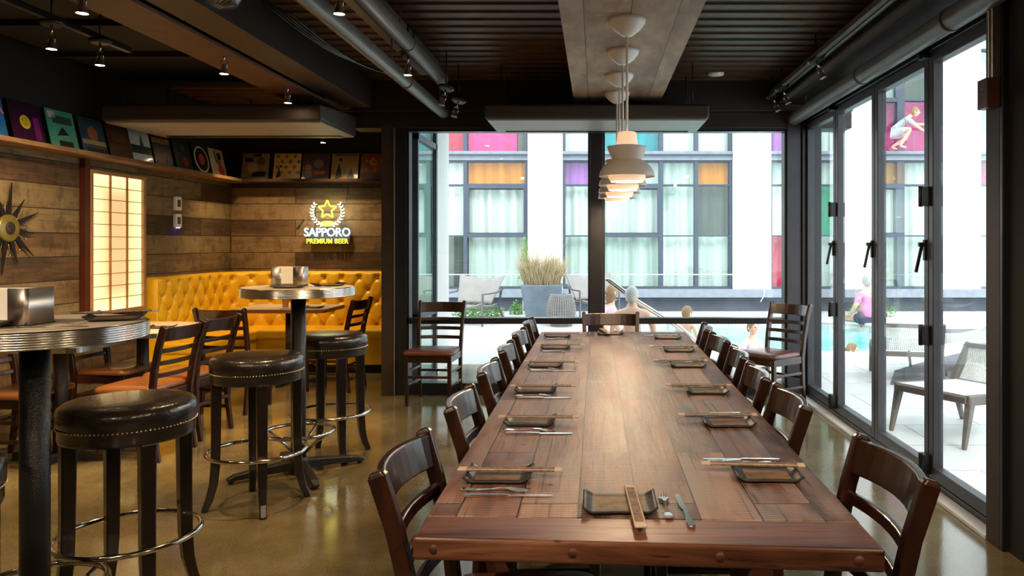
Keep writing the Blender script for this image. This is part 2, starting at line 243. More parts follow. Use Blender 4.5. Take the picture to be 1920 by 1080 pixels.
# ------------------------------------------------------------------ mesh helpers
def link(o): S.collection.objects.link(o); return o
def xf(verts, mtx):
    for v in verts: v.co = mtx @ v.co
class MB:
    def __init__(s): s.bm = bmesh.new(); s.slots = []
    def _mi(s, m):
        if m is None: return 0
        if m not in s.slots: s.slots.append(m)
        return s.slots.index(m)
    def box(s, x0, x1, y0, y1, z0, z1, m=None, mtx=None):
        vs = [s.bm.verts.new((x, y, z)) for z in (z0, z1) for y in (y0, y1) for x in (x0, x1)]
        for f in ((0, 2, 3, 1), (4, 5, 7, 6), (0, 1, 5, 4), (2, 6, 7, 3), (0, 4, 6, 2), (1, 3, 7, 5)):
            fc = s.bm.faces.new([vs[i] for i in f]); fc.material_index = s._mi(m)
        if mtx: xf(vs, mtx)
        return vs
    def hexa(s, a, b, m=None):       # two quads of four points
        vs = [s.bm.verts.new(p) for p in list(a) + list(b)]
        for f in ((3, 2, 1, 0), (4, 5, 6, 7), (0, 1, 5, 4), (1, 2, 6, 5), (2, 3, 7, 6), (3, 0, 4, 7)):
            fc = s.bm.faces.new([vs[i] for i in f]); fc.material_index = s._mi(m)
        return vs
    def bar(s, p, q, w, d, m=None, up=(0, 0, 1), w2=None, d2=None):   # rectangular bar from p to q
        p, q = Vector(p), Vector(q); z = (q - p).normalized(); u = Vector(up)
        if abs(z.dot(u)) > 0.98: u = Vector((0, 1, 0))
        x = u.cross(z).normalized(); y = z.cross(x)
        w2 = w2 or w; d2 = d2 or d
        a = [p + x * i * w / 2 + y * j * d / 2 for i, j in ((-1, -1), (1, -1), (1, 1), (-1, 1))]
        b = [q + x * i * w2 / 2 + y * j * d2 / 2 for i, j in ((-1, -1), (1, -1), (1, 1), (-1, 1))]
        return s.hexa(a, b, m)
    def strip(s, pts, w, d, m=None, side=(1, 0, 0), ws=None, ds=None):
        """rectangular section swept on pts; side = width direction"""
        n = len(pts); rings = []
        for i, p in enumerate(pts):
            p = Vector(p); t = (Vector(pts[min(i + 1, n - 1)]) - Vector(pts[max(i - 1, 0)])).normalized()
            x = Vector(side); x = (x - t * x.dot(t)).normalized(); y = t.cross(x)
            ww = (ws[i] if ws else w) / 2; dd = (ds[i] if ds else d) / 2
            rings.append([s.bm.verts.new(p + x * a * ww + y * b * dd) for a, b in ((-1, -1), (1, -1), (1, 1), (-1, 1))])
        mi = s._mi(m)
        for a, b in zip(rings, rings[1:]):
            for k in range(4):
                f = s.bm.faces.new((a[k], a[(k + 1) % 4], b[(k + 1) % 4], b[k])); f.material_index = mi
        f = s.bm.faces.new(rings[0][::-1]); f.material_index = mi; f = s.bm.faces.new(rings[-1]); f.material_index = mi
    def tube(s, pts, r, m=None, seg=10, closed=False, rs=None, smooth=True):
        n = len(pts); pts = [Vector(p) for p in pts]; rings = []
        prev = None
        for i, p in enumerate(pts):
            if closed: t = (pts[(i + 1) % n] - pts[i - 1]).normalized()
            else: t = (pts[min(i + 1, n - 1)] - pts[max(i - 1, 0)]).normalized()
            if prev is None:
                u = Vector((0, 0, 1)) if abs(t.z) < 0.9 else Vector((1, 0, 0)); x = u.cross(t).normalized()
            else: x = (prev - t * prev.dot(t)).normalized()
            prev = x; y = t.cross(x); rr = rs[i] if rs else r
            rings.append([s.bm.verts.new(p + (x * math.cos(2 * PI * k / seg) + y * math.sin(2 * PI * k / seg)) * rr) for k in range(seg)])
        mi = s._mi(m); prs = list(zip(rings, rings[1:])) + ([(rings[-1], rings[0])] if closed else [])
        for a, b in prs:
            for k in range(seg):
                f = s.bm.faces.new((a[k], a[(k + 1) % seg], b[(k + 1) % seg], b[k])); f.material_index = mi; f.smooth = smooth
        if not closed:
            for rg in (rings[0][::-1], rings[-1]):
                f = s.bm.faces.new(rg); f.material_index = mi
    def ring(s, c, R_, r, m=None, n=40, seg=8):
        s.tube([(c[0] + R_ * math.cos(2 * PI * i / n), c[1] + R_ * math.sin(2 * PI * i / n), c[2]) for i in range(n)], r, m, seg, True)
    def lathe(s, prof, c=(0, 0, 0), m=None, n=40, smooth=True, caps=True, mtx=None, sy=1.0):
        """prof: (r, z) from bottom to top"""
        rings = []; mi = s._mi(m); allv = []
        for r, z in prof:
            if r < 1e-5:
                v = s.bm.verts.new((c[0], c[1], c[2] + z)); rings.append([v]); allv.append(v)
            else:
                rg = [s.bm.verts.new((c[0] + r * math.cos(2 * PI * k / n), c[1] + sy * r * math.sin(2 * PI * k / n), c[2] + z)) for k in range(n)]; rings.append(rg); allv += rg
        for a, b in zip(rings, rings[1:]):
            for k in range(n):
                k2 = (k + 1) % n
                if len(a) == 1 and len(b) == 1: continue
                if len(a) == 1: f = s.bm.faces.new((a[0], b[k2], b[k]))
                elif len(b) == 1: f = s.bm.faces.new((a[k], a[k2], b[0]))
                else: f = s.bm.faces.new((a[k], a[k2], b[k2], b[k]))
                f.material_index = mi; f.smooth = smooth
        if caps:
            if len(rings[0]) > 2: f = s.bm.faces.new(rings[0][::-1]); f.material_index = mi
            if len(rings[-1]) > 2: f = s.bm.faces.new(rings[-1]); f.material_index = mi
        if mtx: xf(allv, mtx)
    def prism(s, poly, z0, z1, m=None, mtx=None):
        a = [s.bm.verts.new((p[0], p[1], z0)) for p in poly]; b = [s.bm.verts.new((p[0], p[1], z1)) for p in poly]; mi = s._mi(m)
        n = len(poly); fs = [s.bm.faces.new(a[::-1]), s.bm.faces.new(b)] + [s.bm.faces.new((a[i], a[(i + 1) % n], b[(i + 1) % n], b[i])) for i in range(n)]
        for f in fs: f.material_index = mi
        if mtx: xf(a + b, mtx)
    def grid(s, fn, nu, nv, m=None, smooth=True, thick=None):
        g = [[s.bm.verts.new(fn(i / nu, j / nv)) for j in range(nv + 1)] for i in range(nu + 1)]; mi = s._mi(m)
        for i in range(nu):
            for j in range(nv):
                f = s.bm.faces.new((g[i][j], g[i + 1][j], g[i + 1][j + 1], g[i][j + 1])); f.smooth = smooth; f.material_index = mi
    def add_mesh(s, me, mtx=None, m=None):
        k = len(s.bm.verts); kf = len(s.bm.faces); s.bm.from_mesh(me); s.bm.verts.ensure_lookup_table(); s.bm.faces.ensure_lookup_table()
        if mtx: xf(s.bm.verts[k:], mtx)
        for f in s.bm.faces[kf:]: f.material_index = s._mi(m)
    def build(s, name, m=None, parent=None, loc=None, rz=None, bevel=0.0, seg=2, smooth=False, solid=0.0, recalc=True):
        me = bpy.data.meshes.new(name)
        if recalc: bmesh.ops.recalc_face_normals(s.bm, faces=s.bm.faces[:])
        if smooth:
            for f in s.bm.faces: f.smooth = True
        s.bm.to_mesh(me); s.bm.free()
        if s.slots:
            if m is not None and s.slots[0] is not m: pass
            for q in s.slots: me.materials.append(q)
        elif m is not None: me.materials.append(m)
        o = link(bpy.data.objects.new(name, me))
        if parent is not None: o.parent = parent
        if loc: o.location = loc
        if rz is not None: o.rotation_euler = (0, 0, rz)
        if solid:
            q = o.modifiers.new('solid', 'SOLIDIFY'); q.thickness = solid; q.offset = 0
        if bevel:
            q = o.modifiers.new('bevel', 'BEVEL'); q.width = bevel; q.segments = seg; q.limit_method = 'ANGLE'; q.angle_limit = R(40)
        return o
def tag(o, label=None, cat=None, group=None, kind=None):
    if label: o['label'] = label
    if cat: o['category'] = cat
    if group: o['group'] = group
    if kind: o['kind'] = kind
    return o
def thing(name, label, cat, loc=(0, 0, 0), rz=0.0, group=None):
    o = link(bpy.data.objects.new(name, None)); o.location = loc; o.rotation_euler = (0, 0, rz); o.empty_display_size = 0.1
    return tag(o, label, cat, group)
def struct(o): o['kind'] = 'structure'; return o
def dup(root, loc=None, rz=None, label=None, group=None):
    def cp(o, par):
        c = o.copy(); S.collection.objects.link(c)
        if par is not None: c.parent = par
        for ch in KIDS.get(o.name, []): cp(ch, c)
        return c
    c = cp(root, None)
    if loc is not None: c.location = loc
    if rz is not None: c.rotation_euler = (0, 0, rz) if not isinstance(rz, tuple) else rz
    if label: c['label'] = label
    if group: c['group'] = group
    return c
KIDS = {}
def index_kids(root):
    def rec(o):
        ch = [x for x in bpy.data.objects if x.parent == o]; KIDS[o.name] = ch
        for x in ch: rec(x)
    rec(root)
def textmesh(s, size, extrude=0.004, bold=0.0, spacing=1.0):
    cu = bpy.data.curves.new('lettering', 'FONT'); cu.body = s; cu.size = size; cu.extrude = extrude; cu.offset = bold; cu.align_x = 'CENTER'; cu.align_y = 'CENTER'; cu.space_character = spacing; cu.resolution_u = 3
    o = bpy.data.objects.new('lettering', cu); S.collection.objects.link(o)
    bpy.context.view_layer.update()
    dg = bpy.context.evaluated_depsgraph_get(); me = bpy.data.meshes.new_from_object(o.evaluated_get(dg))
    bpy.data.objects.remove(o); return me
def rot(m, axis): return Matrix.Rotation(m, 4, axis)
def T(x, y, z): return Matrix.Translation((x, y, z))

# ------------------------------------------------------------------ room shell
XL, XG, YB, YW, ZC = -4.17, 1.95, 7.08, 8.78, 2.9
def sbox(name, x0, x1, y0, y1, z0, z1, m, bevel=0.0, parent=None):
    b = MB(); b.box(x0, x1, y0, y1, z0, z1); o = b.build(name, m, parent, bevel=bevel)
    if parent is None: struct(o)
    return o
sbox('floor', XL - 0.1, 1.93, -3.0, YW + 0.1, -0.12, 0.0, M['floor'])
sbox('wall_left', XL - 0.15, XL, -3.0, YW + 0.15, 0, ZC, M['wallwood'])
sbox('wall_back', XL, -1.93, YW, YW + 0.15, 0, ZC, M['wallwoodx'])
# side wall of the booth alcove (its outer face carries the blinds seen through the window)
b = MB(); b.box(-1.93, -1.80, 7.28, YW + 0.15, 0, 3.4); o = struct(b.build('wall_alcove', M['darkwall']))
sbox('wall_rear', XL - 0.15, 2.3, -3.15, -3.0, 0, ZC, M['darkwall'])
sbox('wall_right', 1.87, 2.35, -3.0, 3.48, 0, ZC, M['flatblack'])
b = MB(); b.box(1.84, 2.35, 3.48, 3.62, 0, ZC, M['black']); b.box(1.838, 1.86, 3.50, 3.625, 0, ZC, M['darkwall'])
struct(b.build('trim_1', None, bevel=0.004))
# ceiling: corrugated deck, ribs run across the room
b = MB(); y = -3.0; per = 0.17
prof = []
while y < YW + 0.12:
    prof += [(y, ZC), (y + 0.135, ZC), (y + 0.141, ZC - 0.013), (y + 0.152, ZC - 0.013), (y + 0.158, ZC)]
    y += per
top = ZC + 0.10
for i in range(len(prof) - 1):
    (a, za), (c, zc) = prof[i], prof[i + 1]
    vs = [b.bm.verts.new(p) for p in ((XL - 0.15, a, za), (2.35, a, za), (2.35, c, zc), (XL - 0.15, c, zc))]; b.bm.faces.new(vs)
b.box(XL - 0.15, 2.35, -3.15, YW + 0.15, top, top + 0.1)
for f in b.bm.faces: f.material_index = 0
b.slots.append(M['ceil']); struct(b.build('ceiling', None, recalc=False))
b = MB(); b.box(-3.98, -2.62, -2.9, 6.9, 2.80, ZC - 0.01); 
for k in range(12): b.box(-3.98, -2.62, -2.4 + 0.8 * k, -2.36 + 0.8 * k, 2.76, 2.80)
struct(b.build('trim_11', M['flatblack']))
b = MB(); b.box(XL, XL + 0.012, -3.0, YW, 2.13, ZC); struct(b.build('trim_12', M['flatblack']))  # both upper wall bands: dark paint, with the missing light put into the black
b = MB(); b.box(XL + .012, -1.93, YW - 0.012, YW, 2.13, ZC); struct(b.build('trim_13', M['flatblack']))
# header beam above the back glazing
b = MB(); b.box(-2.25, 2.35, YB - 0.06, YB + 0.28, 2.607, ZC); b.box(-2.25, 2.35, YB - 0.02, YB + 0.24, 2.457, 2.607); struct(b.build('trim_2', M['beam'], bevel=0.006))
# pier left of the back window
b = MB(); b.box(-1.97, -1.865, YB - 0.04, YB + 0.2, 0, 2.5, M['darkwall']); b.box(-1.858, -1.845, YB - 0.045, YB + 0.1, 0, 2.46, M['steel']); b.box(-1.84, -1.745, YB - 0.02, YB + 0.2, 0, 2.46, M['frame'])
struct(b.build('trim_3', None))
# corner post
b = MB(); b.box(1.755, 1.885, YB - 0.03, YB + 0.2, 0, 2.5, M['doorframe']); b.box(1.885, 2.06, YB - 0.06, YB + 0.2, 0, 2.62, M['frame']); struct(b.build('trim_4', None, bevel=0.004))
# windows (two bays, each with a mid rail)
def pane(name, x0, x1, y0, y1, z0, z1, parent):
    b = MB(); b.box(x0, x1, y0, y1, z0, z1); return b.build(name, M['glass'], parent)
for k, (x0, x1) in enumerate(((-1.745, -0.057), (0.06, 1.755))):
    b = MB(); yy0, yy1 = YB, YB + 0.12
    b.box(x0, x1, yy0, yy1, 0.0, 0.11); b.box(x0, x1, yy0, yy1, 0.655, 0.71); b.box(x0, x1, yy0, yy1, 2.43, 2.46)
    b.box(x0, x0 + 0.02, yy0, yy1, 0.11, 2.43); b.box(x1 - 0.02, x1, yy0, yy1, 0.11, 2.43)
    fr = struct(b.build('window_%d' % (k + 1), M['frame'], bevel=0.003))
    b = MB(); b.box(x0 + 0.02, x1 - 0.02, YB + 0.05, YB + 0.062, 0.71, 2.43); b.box(x0 + 0.02, x1 - 0.02, YB + 0.05, YB + 0.062, 0.11, 0.655)
    b.build('glass', M['glass'], fr)
sbox('trim_5', -0.057, 0.06, YB - 0.03, YB + 0.16, 0, 2.46, M['frame'], 0.004)
# folding glass doors on the right
edges = [7.04, 6.17, 5.30, 4.44, 3.60]
for i in range(4):
    ya, yb = edges[i + 1], edges[i]
    b = MB(); x0, x1 = XG - 0.03, XG + 0.03; st = 0.06
    b.box(x0, x1, ya + .004, ya + st, 0.05, 2.49); b.box(x0, x1, yb - st, yb - .004, 0.05, 2.49); b.box(x0, x1, ya + st, yb - st, 0.05, 0.12); b.box(x0, x1, ya + st, yb - st, 2.43, 2.49)
    d = struct(b.build('door_%d' % (i + 1), M['doorframe'], bevel=0.004))
    b = MB(); b.box(XG - 0.006, XG + 0.006, ya + st, yb - st, 0.12, 2.43); b.build('glass', M['glass'], d)
    if i < 3:
        b = MB(); zc = 1.36; yy = ya + 0.03
        b.box(XG - 0.045, XG - 0.03, yy - 0.014, yy + 0.014, zc - 0.06, zc + 0.06); b.bar((XG - 0.055, yy, zc + 0.03), (XG - 0.085, yy + 0.012, zc - 0.13), 0.018, 0.012); b.box(XG - 0.075, XG - 0.045, yy - 0.01, yy + 0.01, zc + 0.02, zc + 0.045)
        b.build('door_handle', M['black'], d, bevel=0.002)
    if i in (0, 2):
        for zz in (2.52, 1.67, 0.87, 0.13):
            b = MB(); b.box(XG - 0.075, XG - 0.03, ya - 0.035, ya + 0.035, zz - 0.055, zz + 0.055); b.tube([(XG - 0.075, ya, zz - 0.06), (XG - 0.075, ya, zz + 0.06)], 0.012); b.build('hinge', M['black'], d, bevel=0.003)
b = MB(); b.box(1.90, 2.02, 3.60, YB + 0.1, 2.495, 2.62); b.box(1.885, 1.90, 3.60, YB, 2.56, 2.60); struct(b.build('trim_6', M['frame'], bevel=0.004))
b = MB(); b.box(1.915, 1.99, 3.62, YB - 0.07, 0.0, 0.048); struct(b.build('trim_7', M['frame'], bevel=0.004))
b = MB(); b.box(1.835, 1.914, 3.63, YB - 0.07, 0.0, 0.02); struct(b.build('trim_8', M['sill'], bevel=0.003))
b = MB(); b.box(1.72, 2.35, 3.60, YB, 2.665, ZC, M['beam']); b.box(1.66, 1.74, -3.0, YB - 0.06, 2.68, 2.70, M['pipe']); struct(b.build('trim_9', None))

# ------------------------------------------------------------------ overhead services
def pipe(name, x, z, r, y0, y1, m, label, cat='pipe', joints=(), hang=()):
    b = MB(); b.tube([(x, y0, z), (x, y1, z)], r, None, 20)
    for j in joints: b.tube([(x, j - 0.02, z), (x, j + 0.02, z)], r * 1.07, None, 20)
    for j in hang:
        b.tube([(x, j, z + r * .8), (x, j, ZC)], 0.005, None, 6)
    return tag(b.build(name, m), label, cat)
pipe('ceiling_pipe', 1.80, 2.535, 0.06, -2.9, 6.98, M['pipe'], 'round grey pipe running above the folding glass doors', joints=(3.9, 5.2), hang=(3.7, 5.2, 6.6))
pipe('ceiling_pipe', -1.385, 2.58, 0.05, -2.9, 6.95, M['pipe'], 'round grey pipe left of the spotlight track over the aisle', joints=(5.6,), hang=(3.5, 5.2, 6.8))
pipe('ceiling_pipe', -1.225, 2.70, 0.05, -2.9, 6.1, M['pipe'], 'round grey pipe right of the spotlight track over the aisle', joints=(5.0,), hang=(3.4, 4.8, 6.0))
b = MB(); b.box(-1.44, -1.29, -2.9, 6.3, 2.78, 2.80); b.box(-1.44, -1.43, -2.9, 6.3, 2.80, 2.885); b.box(-1.30, -1.29, -2.9, 6.3, 2.80, 2.885)
tag(b.build('cable_tray', M['pipe']), 'flat grey cable tray hanging between the two round pipes', 'cable tray')
# steel beam on the left
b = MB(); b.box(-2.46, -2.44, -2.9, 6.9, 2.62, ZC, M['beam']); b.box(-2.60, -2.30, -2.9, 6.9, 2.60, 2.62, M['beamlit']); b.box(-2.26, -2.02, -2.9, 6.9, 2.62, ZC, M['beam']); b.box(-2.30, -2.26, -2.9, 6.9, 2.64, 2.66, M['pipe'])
struct(b.build('trim_10', None))
b = MB()
for k in range(4):
    pts = [(-2.0 + 0.05 * k + 0.25 * t, 4.6 + 1.8 * t, 2.85 - 0.09 * math.sin(PI * t) - .02 * k) for t in [i / 10 for i in range(11)]]; b.tube(pts, 0.006, None, 6)
tag(b.build('cable_bundle', M['black']), 'thin dark cables drooping under the ceiling beside the big beam', 'cables')
# suspended air units
def ac(loc, label):
    t = thing('air_unit', label, 'air conditioner', loc)
    b = MB(); W, Dp, Hh = (1.83, 0.76, 0.165) if loc[0] > -1 else (1.76, 0.9, 0.19)
    b.hexa([(-W / 2, 0, 0), (W / 2, 0, 0), (W / 2, Dp, 0), (-W / 2, Dp, 0)], [(-W / 2, 0, Hh * .7), (W / 2, 0, Hh * .7), (W / 2 - .0, Dp, Hh), (-W / 2, Dp, Hh)]); b.build('housing', M['ac'], t, bevel=0.02, seg=3)
    b = MB(); b.hexa([(-W / 2 + .02, .03, -0.012), (W / 2 - .02, .03, -0.012), (W / 2 - .02, Dp - .02, -0.012), (-W / 2 + .02, Dp - .02, -0.012)], [(-W / 2 + .02, .03, 0.004), (W / 2 - .02, .03, 0.004), (W / 2 - .02, Dp - .02, 0.004), (-W / 2 + .02, Dp - .02, 0.004)]); b.build('underside_panel', M['acunder'], t)
    b = MB(); b.box(-W / 2 + 0.1, W / 2 - 0.1, Dp - 0.14, Dp - 0.04, -0.02, -0.011); b.build('air_outlet', M['black'], t)
    for sx in (-1, 1):
        for yy in (0.15, Dp - 0.15): b = MB(); b.tube([(sx * (W / 2 - .12), yy, Hh * .7), (sx * (W / 2 - .12), yy, ZC - loc[2] - .002)], 0.005, None, 6); b.build('hanger_rod', M['black'], t)
ac((0.005, 6.24, 2.414), 'long brown ceiling-hung air unit in front of the back window')
ac((-3.07, 6.12, 2.375), 'long ceiling-hung air unit above the booth corner, left of the window pier')

# wooden canopy over the long table
t = thing('ceiling_panel', 'pale wooden plank panel hung above the long table', 'ceiling panel', (0.18, 4.0, 2.6))
b = MB(); b.box(-0.37, 0.365, -5.5, 2.67, 0, 0.035); b.build('boards', M['panelwood'], t, bevel=0.003)
b = MB()
for sx in (-0.3, 0.3):
    for yy in (-2.0, 0.0, 2.4): b.box(sx - 0.02, sx + 0.02, yy - 0.02, yy + 0.02, 0.035, 0.3)
b.build('hangers', M['beam'], t)

# pendant lamps
def pendant():
    t = thing('pendant_lamp', '', 'lamp', (0, 0, 0), 0, 'white layered pendant lamps over the long table')
    b = MB(); b.lathe([(0.012, -0.088), (0.03, -0.085), (0.07, -0.055), (0.097, -0.02), (0.104, 0.0)], n=36); b.build('ceiling_rose', M['white'], t)
    b = MB(); b.tube([(0, 0, -0.085), (0, 0, -0.61)], 0.0075, None, 10); b.build('stem', M['white'], t)
    def shell(prof, name, m):
        th = 0.003; p = prof + [(r - th, z) for r, z in prof[::-1]]; b = MB(); b.lathe(p + [prof[0]], n=48, caps=False); return b.build(name, m, t)
    z0 = -0.842                       # rim of the lowest skirt
    b = MB(); b.lathe([(0.060, z0 + 0.165), (0.050, z0 + 0.235), (0.045, z0 + 0.239), (0.010, z0 + 0.240)], n=32, caps=False); b.build('lamp_cap', M['shadeglow'], t)
    shell([(0.078, z0 + 0.088), (0.092, z0 + 0.115), (0.105, z0 + 0.150), (0.106, z0 + 0.160), (0.075, z0 + 0.166), (0.055, z0 + 0.165)], 'upper_shade', M['shade'])
    shell([(0.150, z0), (0.146, z0 + 0.022), (0.130, z0 + 0.052), (0.105, z0 + 0.076), (0.078, z0 + 0.090)], 'lower_shade', M['shade'])
    shell([(0.088, z0 - 0.028), (0.100, z0 - 0.005), (0.098, z0 + 0.04), (0.06, z0 + 0.07)], 'inner_shade', M['shadeglow'])
    b = MB(); b.lathe([(0.0, z0 + 0.0), (0.022, z0 + 0.008), (0.03, z0 + 0.03), (0.022, z0 + 0.055), (0.0, z0 + 0.065)], n=20, caps=False); b.build('bulb', M['softbulb'], t)
    l = bpy.data.lights.new('pendant_light', 'POINT'); l.energy = 9; l.color = (1, 0.72, 0.45); l.shadow_soft_size = 0.03
    lo = link(bpy.data.objects.new('bulb_light', l)); lo.parent = t; lo.location = (0, 0, z0 - 0.012)
    return t
M['shade'] = mat('white_metal_shade', (0.60, 0.57, 0.54), 0.4, 0, 0.02)
def glowmat():
    m, n, l, b = newmat('translucent_white_shade')
    b.inputs['Base Color'].default_value = (0.95, 0.86, 0.76, 1); b.inputs['Roughness'].default_value = 0.5
    b.inputs['Emission Color'].default_value = (1, 0.62, 0.36, 1); b.inputs['Emission Strength'].default_value = 0.35
    return m
M['shadeglow'] = glowmat()
pl = pendant(); index_kids(pl)
names = ['nearest', 'second nearest', 'third nearest', 'farthest']
for i, yy in enumerate((4.13, 4.79, 5.47, 6.13)):
    lab = '%s of the white layered pendant lamps above the long table' % names[i]
    if i == 0: pl.location = (0.165, yy, 2.6); pl['label'] = lab
    else: dup(pl, (0.165, yy, 2.6), None, lab)

# track spots
def spot(lit):
    t = thing('spotlight', '', 'spotlight', (0, 0, 0))
    b = MB(); b.lathe([(0.05, -0.022), (0.062, -0.008), (0.064, 0.0)], n=28); b.build('canopy', M['black'], t)
    b = MB(); b.tube([(0, 0, -0.02), (0, 0, -0.07)], 0.006, None, 8); b.tube([(0.018, 0, -0.07), (0.018, 0, -0.115)], 0.003, None, 6); b.tube([(-0.018, 0, -0.07), (-0.018, 0, -0.115)], 0.003, None, 6); b.bar((-0.02, 0, -0.07), (0.02, 0, -0.07), 0.006, 0.006); b.build('yoke', M['chrome'], t)
    b = MB(); b.lathe([(0.027, -0.155), (0.0255, -0.152), (0.019, -0.125), (0.012, -0.105), (0.010, -0.09), (0.0, -0.088)], n=24, caps=False); hd = b.build('lamp_head', M['steel'], t)
    b = MB(); b.lathe([(0.0, -0.1535), (0.024, -0.1535), (0.0245, -0.150), (0.0, -0.149)], n=24, caps=False); b.build('lens', M['bulb'] if lit else M['unlit'], hd)
    return t
M['unlit'] = mat('unlit_lamp_lens', (0.35, 0.34, 0.33), 0.15, 0.5, 0.1)
s_on = spot(True); index_kids(s_on); s_off = spot(False); index_kids(s_off)
def lamp_light(root, e, aim, size=R(95), blend=0.8, col=WARM):
    l = bpy.data.lights.new('spot_beam', 'SPOT'); l.energy = e; l.color = col; l.spot_size = size; l.spot_blend = blend; l.shadow_soft_size = 0.025
    o = link(bpy.data.objects.new('beam', l)); o.parent = root; o.location = (0, 0, -0.165)
    d = Vector(aim).normalized(); o.rotation_euler = d.to_track_quat('-Z', 'Y').to_euler()
spots_on = [(-2.43, 3.63, 2.64, 'warm lit spotlight at the top left, nearest on the big beam', 60, (-0.35, 0.2, -1)),
            (-2.39, 4.93, 2.64, 'warm lit spotlight under the big beam, second from the camera', 60, (-0.3, 0.25, -1)),
            (-2.39, 5.95, 2.64, 'warm lit spotlight under the big beam, just before the air unit', 60, (-0.4, 0.1, -1)),
            (-3.05, 4.30, 2.64, 'leftmost lit spotlight on the dark left ceiling', 75, (-0.55, 0.35, -1)),
            (-3.03, 4.69, 2.64, 'lit spotlight just right of the leftmost one on the dark ceiling', 75, (-0.6, 0.6, -1)),
            (-1.285, 3.84, 2.70, 'brightest starburst spotlight on the track between the two pipes', 70, (-0.5, 0.1, -1)),
            (-1.285, 5.24, 2.70, 'lit spotlight on the pipe track, farther from the camera', 45, (-0.3, 0.2, -1)),
            (-3.60, 8.0, 2.66, 'lit spotlight glowing above the record shelf in the booth corner', 45, (-0.1, 0.3, -1)),
            (-2.90, 8.15, 2.62, 'small lit spotlight above the middle of the back record shelf', 35, (0.0, 0.3, -1))]
for i, (x, y, z, lab, e, aim) in enumerate(spots_on):
    o = s_on if i == 0 else dup(s_on)
    o.location = (x, y, z); o['label'] = lab; o['group'] = 'lit warm spotlights'
    lamp_light(o, e, aim)
    b = MB(); b.tube([(0, 0, 0), (0, 0, ZC - z + 0.02)], 0.006, None, 6); b.build('drop_rod', M['black'], o)
offs = [(-1.17, 6.0, 2.62, 'unlit chrome spotlight at the far end of the pipe track'), (-1.15, 6.42, 2.60, 'unlit spotlight just before the window, beside the pipe ends'),
        (1.57, 3.55, 2.70, 'unlit spotlight at the top right edge of the ceiling'), (1.57, 5.5, 2.72, 'unlit spotlight in the middle of the right ceiling track'), (1.57, 6.5, 2.72, 'spotlight near the far end of the right track, beside the pipe'), (1.57, 6.86, 2.72, 'lowest spotlight of the right track, close to the back window')]
for i, (x, y, z, lab) in enumerate(offs):
    o = s_off if i == 0 else dup(s_off)
    o.location = (x, y, z); o['label'] = lab; o['group'] = 'unlit spotlights'; o.rotation_euler = (R(-12), R(-18 if x > 0 else 12), 0)
    b = MB(); mi = Euler((R(-12), R(-18 if x > 0 else 12), 0)).to_matrix().inverted(); b.tube([(0, 0, 0), tuple(mi @ Vector((0, 0, ZC - z - .002)))], 0.006, None, 6); b.build('drop_rod', M['black'], o)
for x, y0, y1, z, lab in ((-1.285, -2.9, 6.5, 2.70, 'black lighting track between the grey ceiling pipes'), (1.57, -2.9, 6.9, 2.72, 'pair of slim lighting rails on the right of the ceiling'), (-3.04, -2.9, 5.0, 2.64, 'black lighting track on the far left ceiling')):
    b = MB(); b.box(x - 0.018, x + 0.018, y0, y1, z, z + 0.035)
    if x > 0: b.tube([(x + 0.07, y0, z + 0.03), (x + 0.07, y1 - .3, z + 0.03)], 0.02, None, 10)
    yy = y0 + 0.3
    while yy < y1: b.tube([(x, yy, z + .03), (x, yy, ZC - .002)], 0.004, None, 6); yy += 1.6
    tag(b.build('light_track', M['pipe'] if x > 0 else M['black']), lab, 'light track')
b = MB(); b.lathe([(0.02, -0.03), (0.07, -0.024), (0.075, 0.0)], n=24); tag(b.build('smoke_detector', M['white'], loc=(1.05, 6.75, ZC)), 'small white detector on the ceiling right of the wooden panel', 'detector')
b = MB(); b.lathe([(0.05, -0.05), (0.12, -0.03), (0.15, 0.02), (0.15, 0.05)], n=48)
for k in range(24):
    a = 2 * PI * k / 24; b.bar((0.055 * math.cos(a), 0.055 * math.sin(a), -0.052), (0.118 * math.cos(a), 0.118 * math.sin(a), -0.034), 0.004, 0.004)
b.tube([(0, 0, 0.05), (0, 0, 0.22)], 0.012)
tag(b.build('ribbed_ceiling_lamp', mat('grey_ribbed_glass', (0.16, 0.16, 0.17), 0.2, 0.2), loc=(-2.02, 4.05, 2.70)), 'ribbed grey glass lamp cut off by the top edge, left of the pipes', 'lamp')
# the tracks go on behind the camera; added unseen spots brighten table and stools
for x, y, z, lab, aim in ((-1.285, 0.9, 2.70, 'added fill spotlight on the pipe track above the near aisle', (0.75, 0.75, -1)), (1.57, 1.0, 2.72, 'added fill spotlight on the right track near the column', (-0.55, 0.7, -1)),
                          (-2.43, 1.4, 2.64, 'added fill spotlight on the big beam above the nearest stools', (-0.1, 0.5, -1)), (-1.285, -1.0, 2.70, 'added fill spotlight on the pipe track at the rear of the room', (0.4, 0.8, -1)), (1.57, -1.0, 2.72, 'added fill spotlight on the right track at the rear of the room', (-0.4, 0.8, -1))):
    o = dup(s_on); o.location = (x, y, z); o['label'] = lab; o['group'] = 'lit warm spotlights'
    for ch in [c for c in o.children if c.name.startswith(('beam', 'drop_rod'))]: bpy.data.objects.remove(ch)
    lamp_light(o, REAR_FILL, aim, R(110), 1.0, (1, 0.74, 0.48))
    b = MB(); b.tube([(0, 0, 0), (0, 0, ZC - z + 0.02)], 0.006, None, 6); b.build('drop_rod', M['black'], o)
